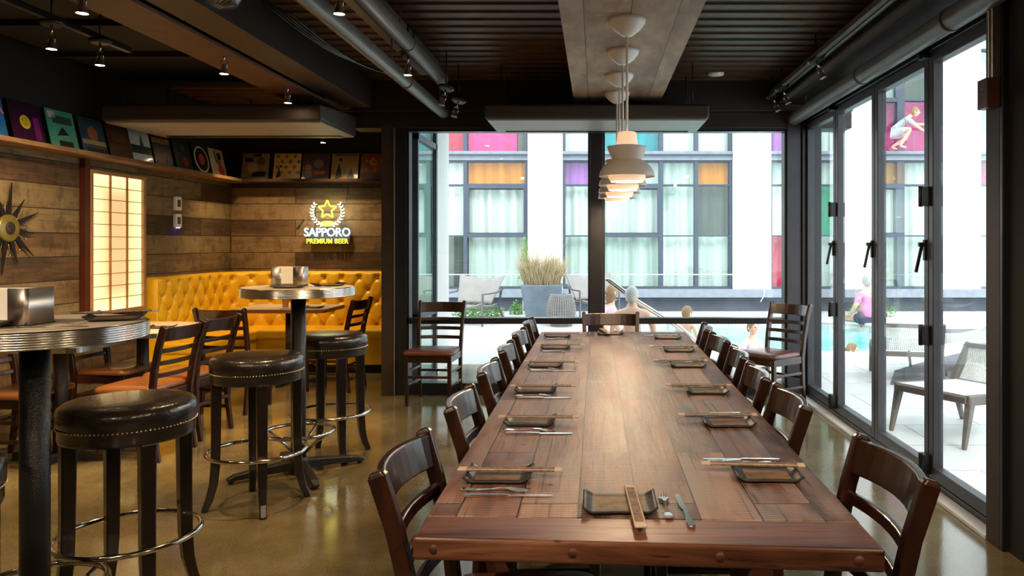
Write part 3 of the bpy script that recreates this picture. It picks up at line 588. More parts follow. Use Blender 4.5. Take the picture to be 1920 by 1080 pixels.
# control box and conduit on the right column
t = thing('control_box', 'brown switch box with conduit on the right-hand column', 'switch box', (1.81, 3.545, 2.02))
b = MB(); b.box(-0.03, 0.028, -0.045, 0.045, 0, 0.137); b.build('casing', mat('brown_box_enamel', (0.09, 0.035, 0.02), 0.35), t, bevel=0.004)
b = MB()
for dy in (-0.02, 0.012):
    pts = [(0.008, dy, 0.13 + 0.0085 * i) for i in range(88)]; b.tube(pts, 0.009, None, 8, rs=[0.0095 if i % 2 else 0.0075 for i in range(88)])
b.build('conduit', M['steel'], t)
b = MB()
for zz in (0.05, 0.07, 0.09): b.tube([(-0.033, 0.0, zz), (-0.029, 0.0, zz)], 0.005, None, 8)
b.build('screws', M['chrome'], t)

# ------------------------------------------------------------------ long table
TZ = 0.76
t = thing('long_table', 'long reclaimed plank dining table running to the back window', 'table', (0.1, 3.6, 0))
def lp(x, y, z): return (x - 0.1, y - 3.6, z)
yn0, yn1 = 1.667, 1.60
def tb(y0l, y0r, y1l, y1r, xl0, xr0, xl1, xr1, z0, z1, name, m, bev=0.004):
    b = MB(); b.hexa([lp(xl0, y0l, z0), lp(xr0, y0r, z0), lp(xr1, y1r, z0), lp(xl1, y1l, z0)], [lp(xl0, y0l, z1), lp(xr0, y0r, z1), lp(xr1, y1r, z1), lp(xl1, y1l, z1)])
    return b.build(name, m, t, bevel=bev, seg=3)
tb(1.805, 1.765, 5.42, 5.42, -0.398, 0.605, -0.397, 0.643, TZ - 0.047, TZ, 'tabletop', M['table'])
tb(yn0, yn1, 1.803, 1.763, -0.400, 0.604, -0.398, 0.605, TZ - 0.049, TZ + 0.001, 'end_board', M['tableend'], 0.008)
tb(5.422, 5.422, 5.55, 5.55, -0.398, 0.643, -0.398, 0.645, TZ - 0.049, TZ + 0.001, 'end_board', M['tableend'], 0.008)
for x in (-0.352, -0.05, 0.262, 0.55):
    yy = yn0 + (yn1 - yn0) * (x + 0.4) / 1.0
    b = MB(); b.lathe([(0.0, -0.002), (0.011, -0.002), (0.0108, 0.0016), (0, 0.0018)], n=20, caps=False, mtx=T(*lp(x, yy + 0.0012, TZ - 0.024)) @ rot(R(90), 'X')); b.build('wood_plug', M['plug'], t)
for (x, yy) in ((-0.30, 2.33), (0.47, 2.33), (-0.30, 5.0), (0.50, 5.0)):
    b = MB(); b.box(*(x - 0.155, x - 0.045, yy - 3.655, yy - 3.545), 0, TZ - 0.047); b.build('leg', M['tableend'], t, bevel=0.006)
b = MB(); b.box(-0.33, 0.33, 2.33 - 3.62, 2.33 - 3.58, 0.62, 0.71); b.box(-0.34, 0.36, 5.0 - 3.62, 5.0 - 3.58, 0.62, 0.71); b.box(-0.03, 0.03, 2.31 - 3.6, 5.0 - 3.6, 0.64, 0.71); b.build('apron', M['tableend'], t)

# ------------------------------------------------------------------ ladder-back chairs
def chair(seat_mat):
    t = thing('ladderback_chair', '', 'chair')
    W = M['chairwood']
    for sx in (-1, 1):
        b = MB()
        pts = [(sx * 0.187, 0.235, 0.0), (sx * 0.188, 0.205, 0.2), (sx * 0.19, 0.195, 0.42), (sx * 0.195, 0.215, 0.58), (sx * 0.20, 0.25, 0.74), (sx * 0.205, 0.288, 0.862), (sx * 0.205, 0.292, 0.873)]
        b.strip(pts, 0.03, 0.04, None, (1, 0, 0), ws=[.028, .03, .032, .031, .030, .030, .022], ds=[.032, .036, .042, .042, .042, .044, .03]); b.build('back_post', W, t, bevel=0.006, seg=3)
        b = MB(); b.strip([(sx * 0.185, -0.175, 0.0), (sx * 0.188, -0.178, 0.43)], 0.03, 0.03, None, (1, 0, 0), ws=[.026, .036], ds=[.026, .036]); b.build('front_leg', W, t, bevel=0.004)
        b = MB(); b.bar((sx * 0.187, -0.17, 0.17), (sx * 0.188, 0.21, 0.17), 0.022, 0.024); b.bar((sx * 0.187, -0.17, 0.29), (sx * 0.188, 0.20, 0.29), 0.022, 0.024); b.build('side_stretcher', W, t, bevel=0.004)
    b = MB(); b.bar((-0.185, -0.176, 0.25), (0.185, -0.176, 0.25), 0.024, 0.022); b.build('front_stretcher', W, t, bevel=0.004)
    b = MB(); b.bar((-0.185, 0.205, 0.25), (0.185, 0.205, 0.25), 0.024, 0.022); b.build('back_stretcher', W, t, bevel=0.004)
    def slat(zc, hh, yb, name, bow=0.04, th=0.018):
        b = MB(); n = 10; rings = []
        for i in range(n + 1):
            u = -1 + 2 * i / n; x = u * 0.196; y = yb + bow * (1 - u * u)
            lean = 0.26
            rg = [b.bm.verts.new((x, y + dy + lean * dz, zc + dz)) for dy, dz in ((-th / 2, -hh / 2), (th / 2, -hh / 2), (th / 2, hh / 2), (-th / 2, hh / 2))]; rings.append(rg)
        for a, c in zip(rings, rings[1:]):
            for k in range(4): b.bm.faces.new((a[k], a[(k + 1) % 4], c[(k + 1) % 4], c[k]))
        b.bm.faces.new(rings[0][::-1]); b.bm.faces.new(rings[-1]); b.build(name, W, t, bevel=0.005, seg=3)
    slat(0.815, 0.090, 0.268, 'top_rail', 0.045, 0.022)
    for zc, yb in ((0.708, 0.242), (0.628, 0.224), (0.548, 0.208)): slat(zc, 0.030, yb, 'back_slat', 0.03)
    b = MB(); b.box(-0.195, 0.195, -0.19, -0.165, 0.375, 0.435); b.box(-0.195, 0.195, 0.175, 0.2, 0.375, 0.435); b.box(-0.2, -0.178, -0.18, 0.19, 0.375, 0.435); b.box(0.178, 0.2, -0.18, 0.19, 0.375, 0.435); b.build('seat_frame', W, t, bevel=0.003)
    b = MB(); poly = []
    for cx, cy, a0, rr in ((0.175, 0.155, 0, 0.02), (-0.175, 0.155, 90, 0.02), (-0.165, -0.15, 180, 0.06), (0.165, -0.15, 270, 0.06)):
        for k in range(6): a = R(a0 + 90 * k / 5); poly.append((cx + rr * math.cos(a), cy + rr * math.sin(a)))
    b.prism(poly, 0.436, 0.452); 
    for sc, z0, z1 in ((1.0, 0.452, 0.468), (0.93, 0.468, 0.478), (0.75, 0.478, 0.482)): b.prism([(p[0] * sc, p[1] * sc) for p in poly], z0 - 0.001, z1)
    # welded cushion instead of stacked layers
    b.bm.clear(); rings = []
    for sc, z in ((0.98, 0.436), (1.0, 0.444), (1.0, 0.456), (0.975, 0.468), (0.91, 0.476), (0.7, 0.481), (0.35, 0.483)):
        rings.append([b.bm.verts.new((p[0] * sc, p[1] * sc, z)) for p in poly])
    n = len(poly)
    for a, c in zip(rings, rings[1:]):
        for k in range(n): f = b.bm.faces.new((a[k], a[(k + 1) % n], c[(k + 1) % n], c[k])); f.smooth = True
    b.bm.faces.new(rings[0][::-1]); f = b.bm.faces.new(rings[-1]); f.smooth = True
    b.build('seat', seat_mat, t)
    return t
ch_d = chair(M['seatvinyl']); index_kids(ch_d); ch_o = chair(M['orangevinyl']); index_kids(ch_o)
used = set()
def place_chair(src, x, y, deg, label, group):
    o = src if src.name not in used else dup(src); used.add(src.name)
    o.location = (x, y, 0); o.rotation_euler = (0, 0, R(deg)); o['label'] = label; o['group'] = group; return o
ordn = ['nearest the camera', 'second from the camera', 'third from the camera', 'fourth from the camera', 'fifth from the camera', 'farthest from the camera']
for i, (yy, xb) in enumerate(((1.97, -0.495), (2.68, -0.47), (3.34, -0.465), (3.99, -0.462), (4.63, -0.46), (5.27, -0.455))):
    place_chair(ch_d, xb + 0.285, yy, 90 + (-2, 1, 0, 1, -1, 1)[i], 'dark wooden ladder-back chair on the left side of the long table, ' + ordn[i], 'chairs along the left of the long table')
for i, (yy, xb) in enumerate(((1.91, 0.735), (2.70, 0.68), (3.24, 0.675), (3.80, 0.70), (4.36, 0.70), (4.95, 0.70))):
    place_chair(ch_d, xb - 0.285, yy, -90 + (1.5, -1, -3, -4, 2, -6)[i], 'dark wooden ladder-back chair on the right side of the long table, ' + ordn[i], 'chairs along the right of the long table')
place_chair(ch_d, 0.11, 5.60, 0, 'dark wooden chair facing the camera at the far head of the long table', 'chair at the head of the long table')
place_chair(ch_d, -1.43, 6.76, -4, 'lone ladder-back chair with dark seat standing by the left of the back window', 'spare chairs by the window')
place_chair(ch_d, 1.49, 6.60, -52, 'lone ladder-back chair turned sideways in the corner by the glass doors', 'spare chairs by the window')
place_chair(ch_o, -3.01, 5.11, -96, 'ladder-back chair with tan seat pulled up to the left booth table, nearer of two', 'chairs at the booth tables')
place_chair(ch_o, -3.01, 5.64, -96, 'ladder-back chair with tan seat at the left booth table, farther of two', 'chairs at the booth tables')
place_chair(ch_o, -3.03, 6.50, 176, 'ladder-back chair seen from behind at the brown table before the yellow booth', 'chairs at the booth tables')
place_chair(ch_o, -2.53, 7.40, -96, 'ladder-back chair in side view at the right end of the brown booth table', 'chairs at the booth tables')
place_chair(ch_o, -3.62, 5.80, 88, 'ladder-back chair with its back to the left wall beneath the light panel', 'chairs at the booth tables')
place_chair(ch_o, -3.68, 4.93, 88, 'ladder-back chair at the far left edge, behind the near high table', 'chairs at the booth tables')

# ------------------------------------------------------------------ bar stools
def stool():
    t = thing('bar_stool', '', 'bar stool', group='round black leather bar stools')
    b = MB(); b.lathe([(0.205, 0.665), (0.225, 0.668), (0.229, 0.68), (0.229, 0.725), (0.234, 0.73), (0.235, 0.772), (0.229, 0.79), (0.21, 0.803), (0.16, 0.809), (0.0, 0.811)], n=56, caps=True); b.build('seat', M['blackvinyl'], t)
    b = MB()
    for k in range(100):
        a = 2 * PI * k / 100; c = (0.2325 * math.cos(a), 0.2325 * math.sin(a), 0.722)
        b.lathe([(0.0, -0.0045), (0.0038, -0.002), (0.0045, 0.001), (0.0, 0.0045)], c, n=6, caps=False)
    b.build('nail_trim', M['nail'], t)
    for k in range(4):
        a = PI / 2 * k; ca, sa = math.cos(a), math.sin(a)
        b = MB(); pr = [(0.257, 0.0), (0.232, 0.06), (0.212, 0.14), (0.203, 0.24), (0.200, 0.40), (0.198, 0.67)]
        b.strip([(r_ * ca, r_ * sa, z) for r_, z in pr], 0.045, 0.045, None, (-sa, ca, 0), ws=[.034, .036, .042, .048, .05, .054], ds=[.03, .036, .042, .045, .046, .05]); b.build('leg', M['stoolwood'], t, bevel=0.005)
    b = MB(); b.ring((0, 0, 0.29), 0.247, 0.0105, n=56, seg=10); b.build('footrest_ring', M['chrome'], t)
    return t
st = stool(); index_kids(st)
for i, (x, y, rz, lab) in enumerate(((-1.79, 2.94, 48, 'large round black leather bar stool in the left foreground'), (-1.818, 4.12, 30, 'round black leather bar stool in front of the far high table'),
                                    (-1.751, 5.06, 38, 'round black leather bar stool behind the far high table, nearest the window'), (-1.875, 2.06, 20, 'round black bar stool cut off at the lower left corner'))):
    o = st if i == 0 else dup(st)
    o.location = (x, y, 0); o.rotation_euler = (0, 0, R(rz)); o['label'] = lab

# ------------------------------------------------------------------ high round tables
def bar_table():
    t = thing('high_round_table', '', 'table', group='high round tables with ribbed metal edges')
    zt = 1.135; r = 0.33
    prof = [(r - 0.02, zt - 0.056)]
    for k in range(7):
        z = zt - 0.055 + k * 0.0075; prof += [(r - 0.003, z), (r + 0.001, z + 0.002), (r + 0.001, z + 0.0055), (r - 0.003, z + 0.0073)]
    prof += [(r - 0.006, zt)]
    b = MB(); b.lathe(prof, n=96, smooth=True, caps=False); b.build('metal_edge', M['alu'], t)
    b = MB(); b.lathe([(r - 0.02, zt - 0.055), (r - 0.006, zt - 0.05), (r - 0.005, zt - 0.001), (0, zt + 0.0005)], n=80, smooth=False); b.build('tabletop', M['tabletop_lam'], t)
    b = MB(); b.lathe([(0.0435, 0.05), (0.0435, zt - 0.07)], n=28); b.build('column', M['blackpole'], t)
    b = MB(); b.lathe([(0.12, zt - 0.07), (0.13, zt - 0.056)], n=32); b.lathe([(0.065, 0.03), (0.055, 0.09), (0.045, 0.10)], n=28); b.build('flange', M['blackpole'], t)
    for k in range(4):
        a = PI / 2 * k; ca, sa = math.cos(a), math.sin(a)
        b = MB(); b.strip([(0.03 * ca, 0.03 * sa, 0.055), (0.2 * ca, 0.2 * sa, 0.048), (0.36 * ca, 0.36 * sa, 0.034), (0.40 * ca, 0.40 * sa, 0.022)], 0.06, 0.05, None, (-sa, ca, 0), ws=[.07, .06, .052, .04], ds=[.06, .045, .034, .02]); b.tube([(0.375 * ca, 0.375 * sa, 0), (0.375 * ca, 0.375 * sa, 0.02)], 0.015)
        b.build('base_foot', M['blackpole'], t, bevel=0.008, seg=3)
    b = MB(); b.ring((0, 0, 0.255), 0.205, 0.011, n=48, seg=10)
    for k in range(4):
        a = PI / 2 * k + PI / 4; ca, sa = math.cos(a), math.sin(a); b.tube([(0.205 * ca, 0.205 * sa, 0.252), (0.11 * ca, 0.11 * sa, 0.19), (0.04 * ca, 0.04 * sa, 0.12)], 0.008, None, 8)
    b.build('foot_ring', M['chrome'], t)
    return t
bt = bar_table(); index_kids(bt); bt.location = (-1.864, 2.55, 0); bt.rotation_euler = (0, 0, R(20)); bt['label'] = 'high round table with ribbed metal edge at the left edge, nearest the camera'
dup(bt, (-1.815, 4.68, 0), R(35), 'high round table with ribbed metal edge in front of the yellow booth')

def napkin_holder(scale, loc, rz, label):
    t = thing('napkin_holder', label, 'napkin holder', loc, rz, 'metal napkin holders')
    w_, d_, h_ = 0.095 * scale, 0.065 * scale, 0.12 * scale
    def wall(pts, name):
        b = MB(); n = len(pts); vs = [[b.bm.verts.new((p[0], p[1], z)) for p in pts] for z in (0.004, h_)]
        for k in range(n - 1): f = b.bm.faces.new((vs[0][k], vs[0][k + 1], vs[1][k + 1], vs[1][k])); f.smooth = True
        b.build(name, M['steel'], t, solid=0.003)
    def corner(sx, sy, a0): return [(sx * (w_ - 0.012) + 0.012 * math.cos(R(a0 + 90 * k / 5)), sy * (d_ - 0.012) + 0.012 * math.sin(R(a0 + 90 * k / 5))) for k in range(6)]
    wall([(0.035, -d_)] + corner(1, -1, -90) + corner(1, 1, 0) + corner(-1, 1, 90) + corner(-1, -1, 180) + [(-0.035, -d_)], 'metal_wrap')
    wall2 = MB(); wall2.box(-0.036, 0.036, -d_ - 0.0015, -d_ + 0.0015, 0.004, 0.02); wall2.build('front_lip', M['steel'], t)
    b = MB(); b.box(-w_, w_, -d_, d_, 0, 0.005); b.build('base_plate', M['tray'], t)
    b = MB()
    for k in range(11): y0 = -d_ + 0.004 + k * (2 * d_ - 0.012) / 11; b.box(-w_ + 0.008, w_ - 0.012, y0, y0 + 0.0095 * scale, 0.006, h_ * (0.97 - 0.03 * (k % 3)))
    b.build('napkins', M['napkin'], t)
napkin_holder(1.0, (-1.905, 2.505, 1.136), R(0), 'large metal napkin holder with white napkins on the near high table')
napkin_holder(1.0, (-1.875, 4.70, 1.136), R(8), 'small metal napkin holder on the far high table')

# ------------------------------------------------------------------ tableware
def tray():
    t = thing('serving_plate', '', 'plate')
    def surf(sx, sy, lift, curl=1.0):
        def fn(u, v):
            x = (u * 2 - 1); y = (v * 2 - 1)
            e = max(0, (abs(x) - 0.72) / 0.28); e2 = max(0, (abs(y) - 0.8) / 0.2)
            pin = 1 - 0.06 * (1 - abs(x)) * 1.0
            return (x * sx, y * sy * pin, 0.004 + lift + curl * (0.013 * e ** 1.5 + 0.003 * e2 ** 2))
        return fn
    b = MB(); b.grid(surf(0.088, 0.068, 0), 24, 16); b.build('plate_body', M['tray'], t, solid=0.006)
    b = MB(); b.grid(surf(0.060, 0.050, 0.0036, 0), 12, 12); b.build('glazed_centre', M['trayin'], t)
    return t
def chop():
    t = thing('chopstick_packet', '', 'chopsticks')
    b = MB(); b.box(-0.143, 0.143, -0.0135, 0.0135, 0.0, 0.006); b.build('paper_sleeve', M['paperedge'], t, bevel=0.002)
    b = MB(); b.box(-0.118, 0.122, -0.010, 0.010, 0.0058, 0.0068); b.box(-0.118, 0.122, -0.0142, -0.0134, 0.001, 0.005); b.box(-0.118, 0.122, 0.0134, 0.0142, 0.001, 0.005); b.build('printed_band', M['paperpack'], t)
    return t
def flat(poly, zf, th, name, par, m):
    """thin outline whose height follows zf(x)"""
    b = MB(); a = [b.bm.verts.new((x, y, zf(x))) for x, y in poly]; c = [b.bm.verts.new((x, y, zf(x) + th)) for x, y in poly]; n = len(poly)
    b.bm.faces.new(a[::-1]); b.bm.faces.new(c)
    for k in range(n): b.bm.faces.new((a[k], a[(k + 1) % n], c[(k + 1) % n], c[k]))
    bmesh.ops.triangulate(b.bm, faces=[f for f in b.bm.faces if len(f.verts) > 4])
    return b.build(name, m, par, bevel=0.0)
def mirror(p): return p + [(x, -y) for x, y in p[::-1]]
def fork():
    t = thing('table_fork', '', 'fork')
    h = mirror([(-0.092, 0.003), (-0.088, 0.009), (-0.075, 0.010), (-0.05, 0.0065), (-0.01, 0.0032), (0.015, 0.0028), (0.03, 0.006), (0.038, 0.0115), (0.048, 0.0122)])
    zf = lambda x: 0.001 + 0.006 * math.exp(-((x - 0.02) / 0.03) ** 2) + (0.002 if x < -0.05 else 0)
    flat(h, zf, 0.0022, 'handle', t, M['cutlery'])
    b = MB()
    for k in range(4):
        y = -0.0096 + k * 0.0064; b.strip([(0.046, y, 0.004), (0.066, y * 1.0, 0.002), (0.092, y * 0.95, 0.0045)], 0.0032, 0.0018, None, (0, 1, 0), ws=[.0036, .0033, .0015], ds=[.002, .0018, .0012])
    b.build('tines', M['cutlery'], t)
    return t
def knife():
    t = thing('table_knife', '', 'knife')
    h = mirror([(-0.115, 0.003), (-0.111, 0.009), (-0.095, 0.0095), (-0.06, 0.0065), (-0.02, 0.0052), (0.0, 0.005)])
    flat(h, lambda x: 0.0005, 0.0055, 'handle', t, M['cutlery']).modifiers.new('bevel', 'BEVEL').width = 0.0015
    bl = [(-0.002, 0.004), (0.02, 0.0075), (0.06, 0.0088), (0.09, 0.0088), (0.106, 0.006), (0.114, 0.0), (0.108, -0.005), (0.06, -0.006), (0.01, -0.0052), (-0.002, -0.004)]
    flat(bl, lambda x: 0.002, 0.0015, 'blade', t, M['cutlery'])
    return t
P = [tray(), chop(), fork(), knife()]
for q in P: index_kids(q)
GR = ['dark curled serving plates on the long table', 'paper chopstick packets on the long table', 'forks on the long table', 'knives on the long table']
NM = ['dark rectangular plate with ochre centre', 'patterned paper chopstick packet', 'steel fork', 'steel knife']
usedp = [False] * 4
def put(k, x, y, z, deg, label, group=None, tilt=None):
    o = P[k] if not usedp[k] else dup(P[k]); usedp[k] = True
    o.location = (x, y, z); o.rotation_euler = (0, 0, R(deg)) if tilt is None else (tilt[0], tilt[1], R(deg)); o['label'] = label; o['group'] = group or GR[k]
ords = ['first', 'second', 'third', 'fourth', 'fifth', 'last']
for i, (yy, x) in enumerate(((2.10, -0.265), (2.735, -0.235), (3.327, -0.26), (4.0, -0.262), (4.68, -0.247), (5.26, -0.265))):
    w_ = ', %s place from the camera, left side of long table' % ords[i]; j = random.uniform(-2, 2)
    put(0, x, yy, TZ, j, NM[0] + w_)
    put(1, x + 0.03, yy - 0.005, TZ + 0.0205, -1 + j, NM[1] + w_)
    put(2, x + 0.005, yy - 0.115, TZ, 180 + 180 - 1 + j, NM[2] + w_)
    put(3, x + 0.045, yy - 0.16, TZ, -0.5 + j, NM[3] + w_)
for i, (yy, x) in enumerate(((2.11, 0.467), (2.72, 0.466), (3.30, 0.474), (4.0, 0.475), (4.56, 0.49), (5.17, 0.48))):
    w_ = ', %s place from the camera, right side of long table' % ords[i]; j = random.uniform(-2, 2)
    put(0, x, yy, TZ, j, NM[0] + w_)
    if i < 5: put(1, x - 0.03, yy + (0.045 if i else 0.035), TZ + 0.0205, -3 + j if i == 0 else j, NM[1] + w_)
    put(2, x - 0.05, yy + 0.125, TZ, 178 + j, NM[2] + w_)
    put(3, x - 0.04, yy + 0.155, TZ, 179 + j, NM[3] + w_)
w_ = 'at the near head of the long table'
put(0, 0.057, 1.87, TZ, 0, NM[0] + ' ' + w_)
put(1, 0.092, 1.835, TZ + 0.0115, 92.5, NM[1] + ' lying across the plate ' + w_)
put(2, 0.168, 1.865, TZ + .001, 90.5, NM[2] + ' ' + w_)
put(3, 0.210, 1.835, TZ + .001, 92.5, NM[3] + ' with upturned blade ' + w_)
w_ = 'at the far head of the long table'
put(0, 0.10, 5.40, TZ, 0, NM[0] + ' ' + w_); put(1, 0.06, 5.40, TZ + 0.0205, -80, NM[1] + ' ' + w_)
put(2, -0.03, 5.38, TZ, -90, NM[2] + ' ' + w_); put(3, -0.06, 5.38, TZ, -90, NM[3] + ' ' + w_)
# the same ware on the high tables and booth tables
g = 'dark plates on the high tables and booth tables'; g2 = 'cutlery on the high tables'
put(0, -1.665, 2.66, 1.136, 25, 'dark curled plate on the near high table, behind the fork', g)
put(1, -1.69, 2.68, 1.158, 28, 'chopstick packet lying on the dark plate of the near high table', 'chopstick packets on the high tables')
put(2, -1.72, 2.43, 1.137, 40, 'fork pointing up to the right on the near high table', g2)
put(3, -1.70, 2.37, 1.137, 22, 'knife beside the fork on the near high table', g2)
put(0, -1.93, 2.36, 1.136, 10, 'dark plate at the left edge in front of the large napkin holder', g)
put(0, -1.82, 4.55, 1.136, 5, 'dark plate in front of the small napkin holder on the far high table', g)
put(0, -1.66, 4.76, 1.136, 40, 'dark plate right of the small napkin holder on the far high table', g)
put(2, -1.66, 4.60, 1.137, 160, 'fork at the front of the far high table', g2)
def dining(cx, cy, sx, sy, edge, top, label, group='low tables along the yellow booth'):
    t = thing('booth_table', label, 'table', (cx, cy, 0), 0, group)
    poly = []
    for ax, ay, a0 in ((1, 1, 0), (-1, 1, 90), (-1, -1, 180), (1, -1, 270)):
        for k in range(6): a = R(a0 + 18 * k); poly.append((ax * (sx / 2 - 0.06) + 0.06 * math.cos(a), ay * (sy / 2 - 0.06) + 0.06 * math.sin(a)))
    b = MB(); b.prism(poly, TZ - 0.035, TZ - 0.001); b.build('table_edge', edge, t)
    b = MB(); b.prism([(p[0] * .985, p[1] * .985) for p in poly], TZ - 0.002, TZ); b.build('tabletop', top, t)
    b = MB(); b.lathe([(0.042, 0.03), (0.042, TZ - 0.036)], n=24); b.build('column', M['blackpole'], t)
    b = MB(); b.bar((-0.3, 0, 0.025), (0.3, 0, 0.025), 0.05, 0.06); b.bar((0, -0.3, 0.025), (0, 0.3, 0.025), 0.05, 0.06); b.build('cross_base', M['blackpole'], t, bevel=0.01)
dining(-3.46, 5.86, 0.70, 0.86, M['alu'], M['tabletop_lam'], 'square metal-edged table beneath the glowing light panel')
dining(-3.46, 4.96, 0.56, 0.54, M['alu'], M['tabletop_lam'], 'low table hidden behind the near high table at the left')
dining(-3.08, 7.72, 0.92, 0.66, M['tabletop_brown'], M['tabletop_lam'], 'brown-edged table before the back of the yellow booth')
put(0, -3.28, 5.80, TZ, 10, 'dark plate on the square table beneath the light panel', g)
put(0, -2.80, 7.60, TZ, -5, 'dark plate on the brown-edged table before the yellow booth', g)
put(3, -3.0, 7.52, TZ, 60, 'knife on the brown-edged booth table', g2)
b = MB(); b.lathe([(0.028, 0.0), (0.032, 0.09), (0.029, 0.09), (0.025, 0.004), (0.0, 0.004)], n=20, caps=False); tag(b.build('tumbler', mat('amber_tumbler_glass', (0.5, 0.2, 0.08), 0.1, 0.2), loc=(-3.10, 7.66, TZ)), 'small amber tumbler on the brown-edged booth table', 'glass')
b = MB(); b.lathe([(0.02, 0.0), (0.024, 0.05), (0.022, 0.05), (0.018, 0.003), (0.0, 0.003)], n=20, caps=False); tag(b.build('small_cup', M['napkin'], loc=(0.075, 5.47, TZ + 0.001)), 'small pale cup at the far head of the long table', 'cup')

# ------------------------------------------------------------------ yellow tufted booth
def booth():
    t = thing('corner_booth', 'mustard yellow button-tufted corner booth along the plank walls', 'booth bench', (XL, YW, 0))
    # tufting on a plane: u along, v up; returns depth offset
    def tuft(u, v):
        su, sv = 0.20, 0.13
        best = 9
        j0 = round(v / sv)
        for jj in (j0 - 1, j0, j0 + 1):
            off = 0.5 if jj % 2 else 0.0
            i0 = round(u / su - off)
            for ii in (i0 - 1, i0, i0 + 1):
                du = u - (ii + off) * su; dv = v - jj * sv; best = min(best, math.hypot(du, dv))
        # diagonal folds between buttons
        a = (u / su + v / (2 * sv)) ; c = (u / su - v / (2 * sv))
        fa = abs(a - round(a)); fc = abs(c - round(c)); fold = 0.012 * (math.exp(-(fa / 0.07) ** 2) + math.exp(-(fc / 0.07) ** 2))
        return -0.030 * math.exp(-(best / 0.035) ** 2) - fold * 1.5
    z0, z1 = 0.47, 1.08
    # path of the backrest front face (local: x right from the left wall, y toward camera negative)
    L1, L2 = 1.68, 2.16; rc = 0.35; th = 0.11
    path = []
    n1 = 70
    for i in range(n1 + 1): path.append((Vector((th, -L1 + (L1 - th - rc) * i / n1)), Vector((1, 0))))
    for i in range(1, 20): a = R(90 * i / 20); path.append((Vector((th + rc - rc * math.cos(a), -th - rc + rc * math.sin(a))), Vector((math.cos(a), -math.sin(a)))))
    n2 = 90
    for i in range(n2 + 1): path.append((Vector((th + rc + (L2 - th - rc) * i / n2, -th)), Vector((0, -1))))
    cum = [0]
    for (p, _), (q, _) in zip(path, path[1:]): cum.append(cum[-1] + (q - p).length)
    b = MB(); nv = 34; cols = []
    for (p, nrm), u in zip(path, cum):
        col = []
        for j in range(nv + 1):
            v = j / nv; z = z0 + (z1 - z0) * v
            k = min(1, (1 - v) / 0.06) ; edge = 0.03 * (1 - k) ** 2; d = tuft(u, z - z0 - 0.02) * (1 if v < 0.95 else 0.3) - edge + 0.02 * (1 - v)
            q = p + nrm * d; col.append(b.bm.verts.new((q.x, q.y, z)))
        # top and rear
        q = p - nrm * (th - 0.012); col.append(b.bm.verts.new((q.x, q.y, z1 + 0.004))); col.append(b.bm.verts.new((q.x, q.y, z0)))
        cols.append(col)
    for a, c in zip(cols, cols[1:]):
        for j in range(len(a) - 1): f = b.bm.faces.new((a[j], c[j], c[j + 1], a[j + 1])); f.smooth = j < nv
    b.bm.faces.new(cols[0]); b.bm.faces.new(cols[-1][::-1])
    b.build('tufted_back', M['yellow'], t)
    # buttons
    bm_ = None
    for jj in range(1, 5):
        off = 0.5 if jj % 2 else 0.0; ii = 0
        while (ii + off) * 0.20 < cum[-1]:
            u = (ii + off) * 0.20; ii += 1
            if u < 0.05: continue
            idx = min(range(len(cum)), key=lambda q: abs(cum[q] - u)); p, nrm = path[idx]; q = p + nrm * (-0.026); z = z0 + 0.02 + jj * 0.13
            if bm_ is None: b = MB(); b.lathe([(0.0, -0.008), (0.008, -0.005), (0.010, 0), (0.008, 0.005), (0.0, 0.008)], n=8, caps=False); bm_ = o = b.build('button', M['yellow'], t)
            else: o = bm_.copy(); S.collection.objects.link(o); o.parent = t
            o.location = (q.x, q.y, z)
    # end panel, seat cushion, plinth
    b = MB(); b.box(0.004, th + 0.02, -L1 - 0.03, -L1 + 0.0, 0.0, z1 - 0.01); b.build('end_panel', M['yellow'], t, bevel=0.012, seg=3)
    b = MB(); sd = 0.54
    b.box(0.09, sd, -L1, -sd + 0.01, 0.36, 0.475); b.box(0.09, L2, -sd, -0.09, 0.36, 0.475); b.build('seat_cushion', M['yellow'], t, bevel=0.03, seg=4)
    b = MB(); b.box(0.05, sd - 0.02, -L1, -sd + 0.01, 0.09, 0.362); b.box(0.05, L2, -sd + 0.02, -0.05, 0.09, 0.362); b.build('seat_front', M['yellow'], t, bevel=0.006)
    b = MB(); b.box(0.05, sd - 0.07, -L1, -sd + 0.07, 0.0, 0.092); b.box(0.05, L2, -sd + 0.07, -0.05, 0.0, 0.092); b.build('plinth', M['black'], t)
booth()

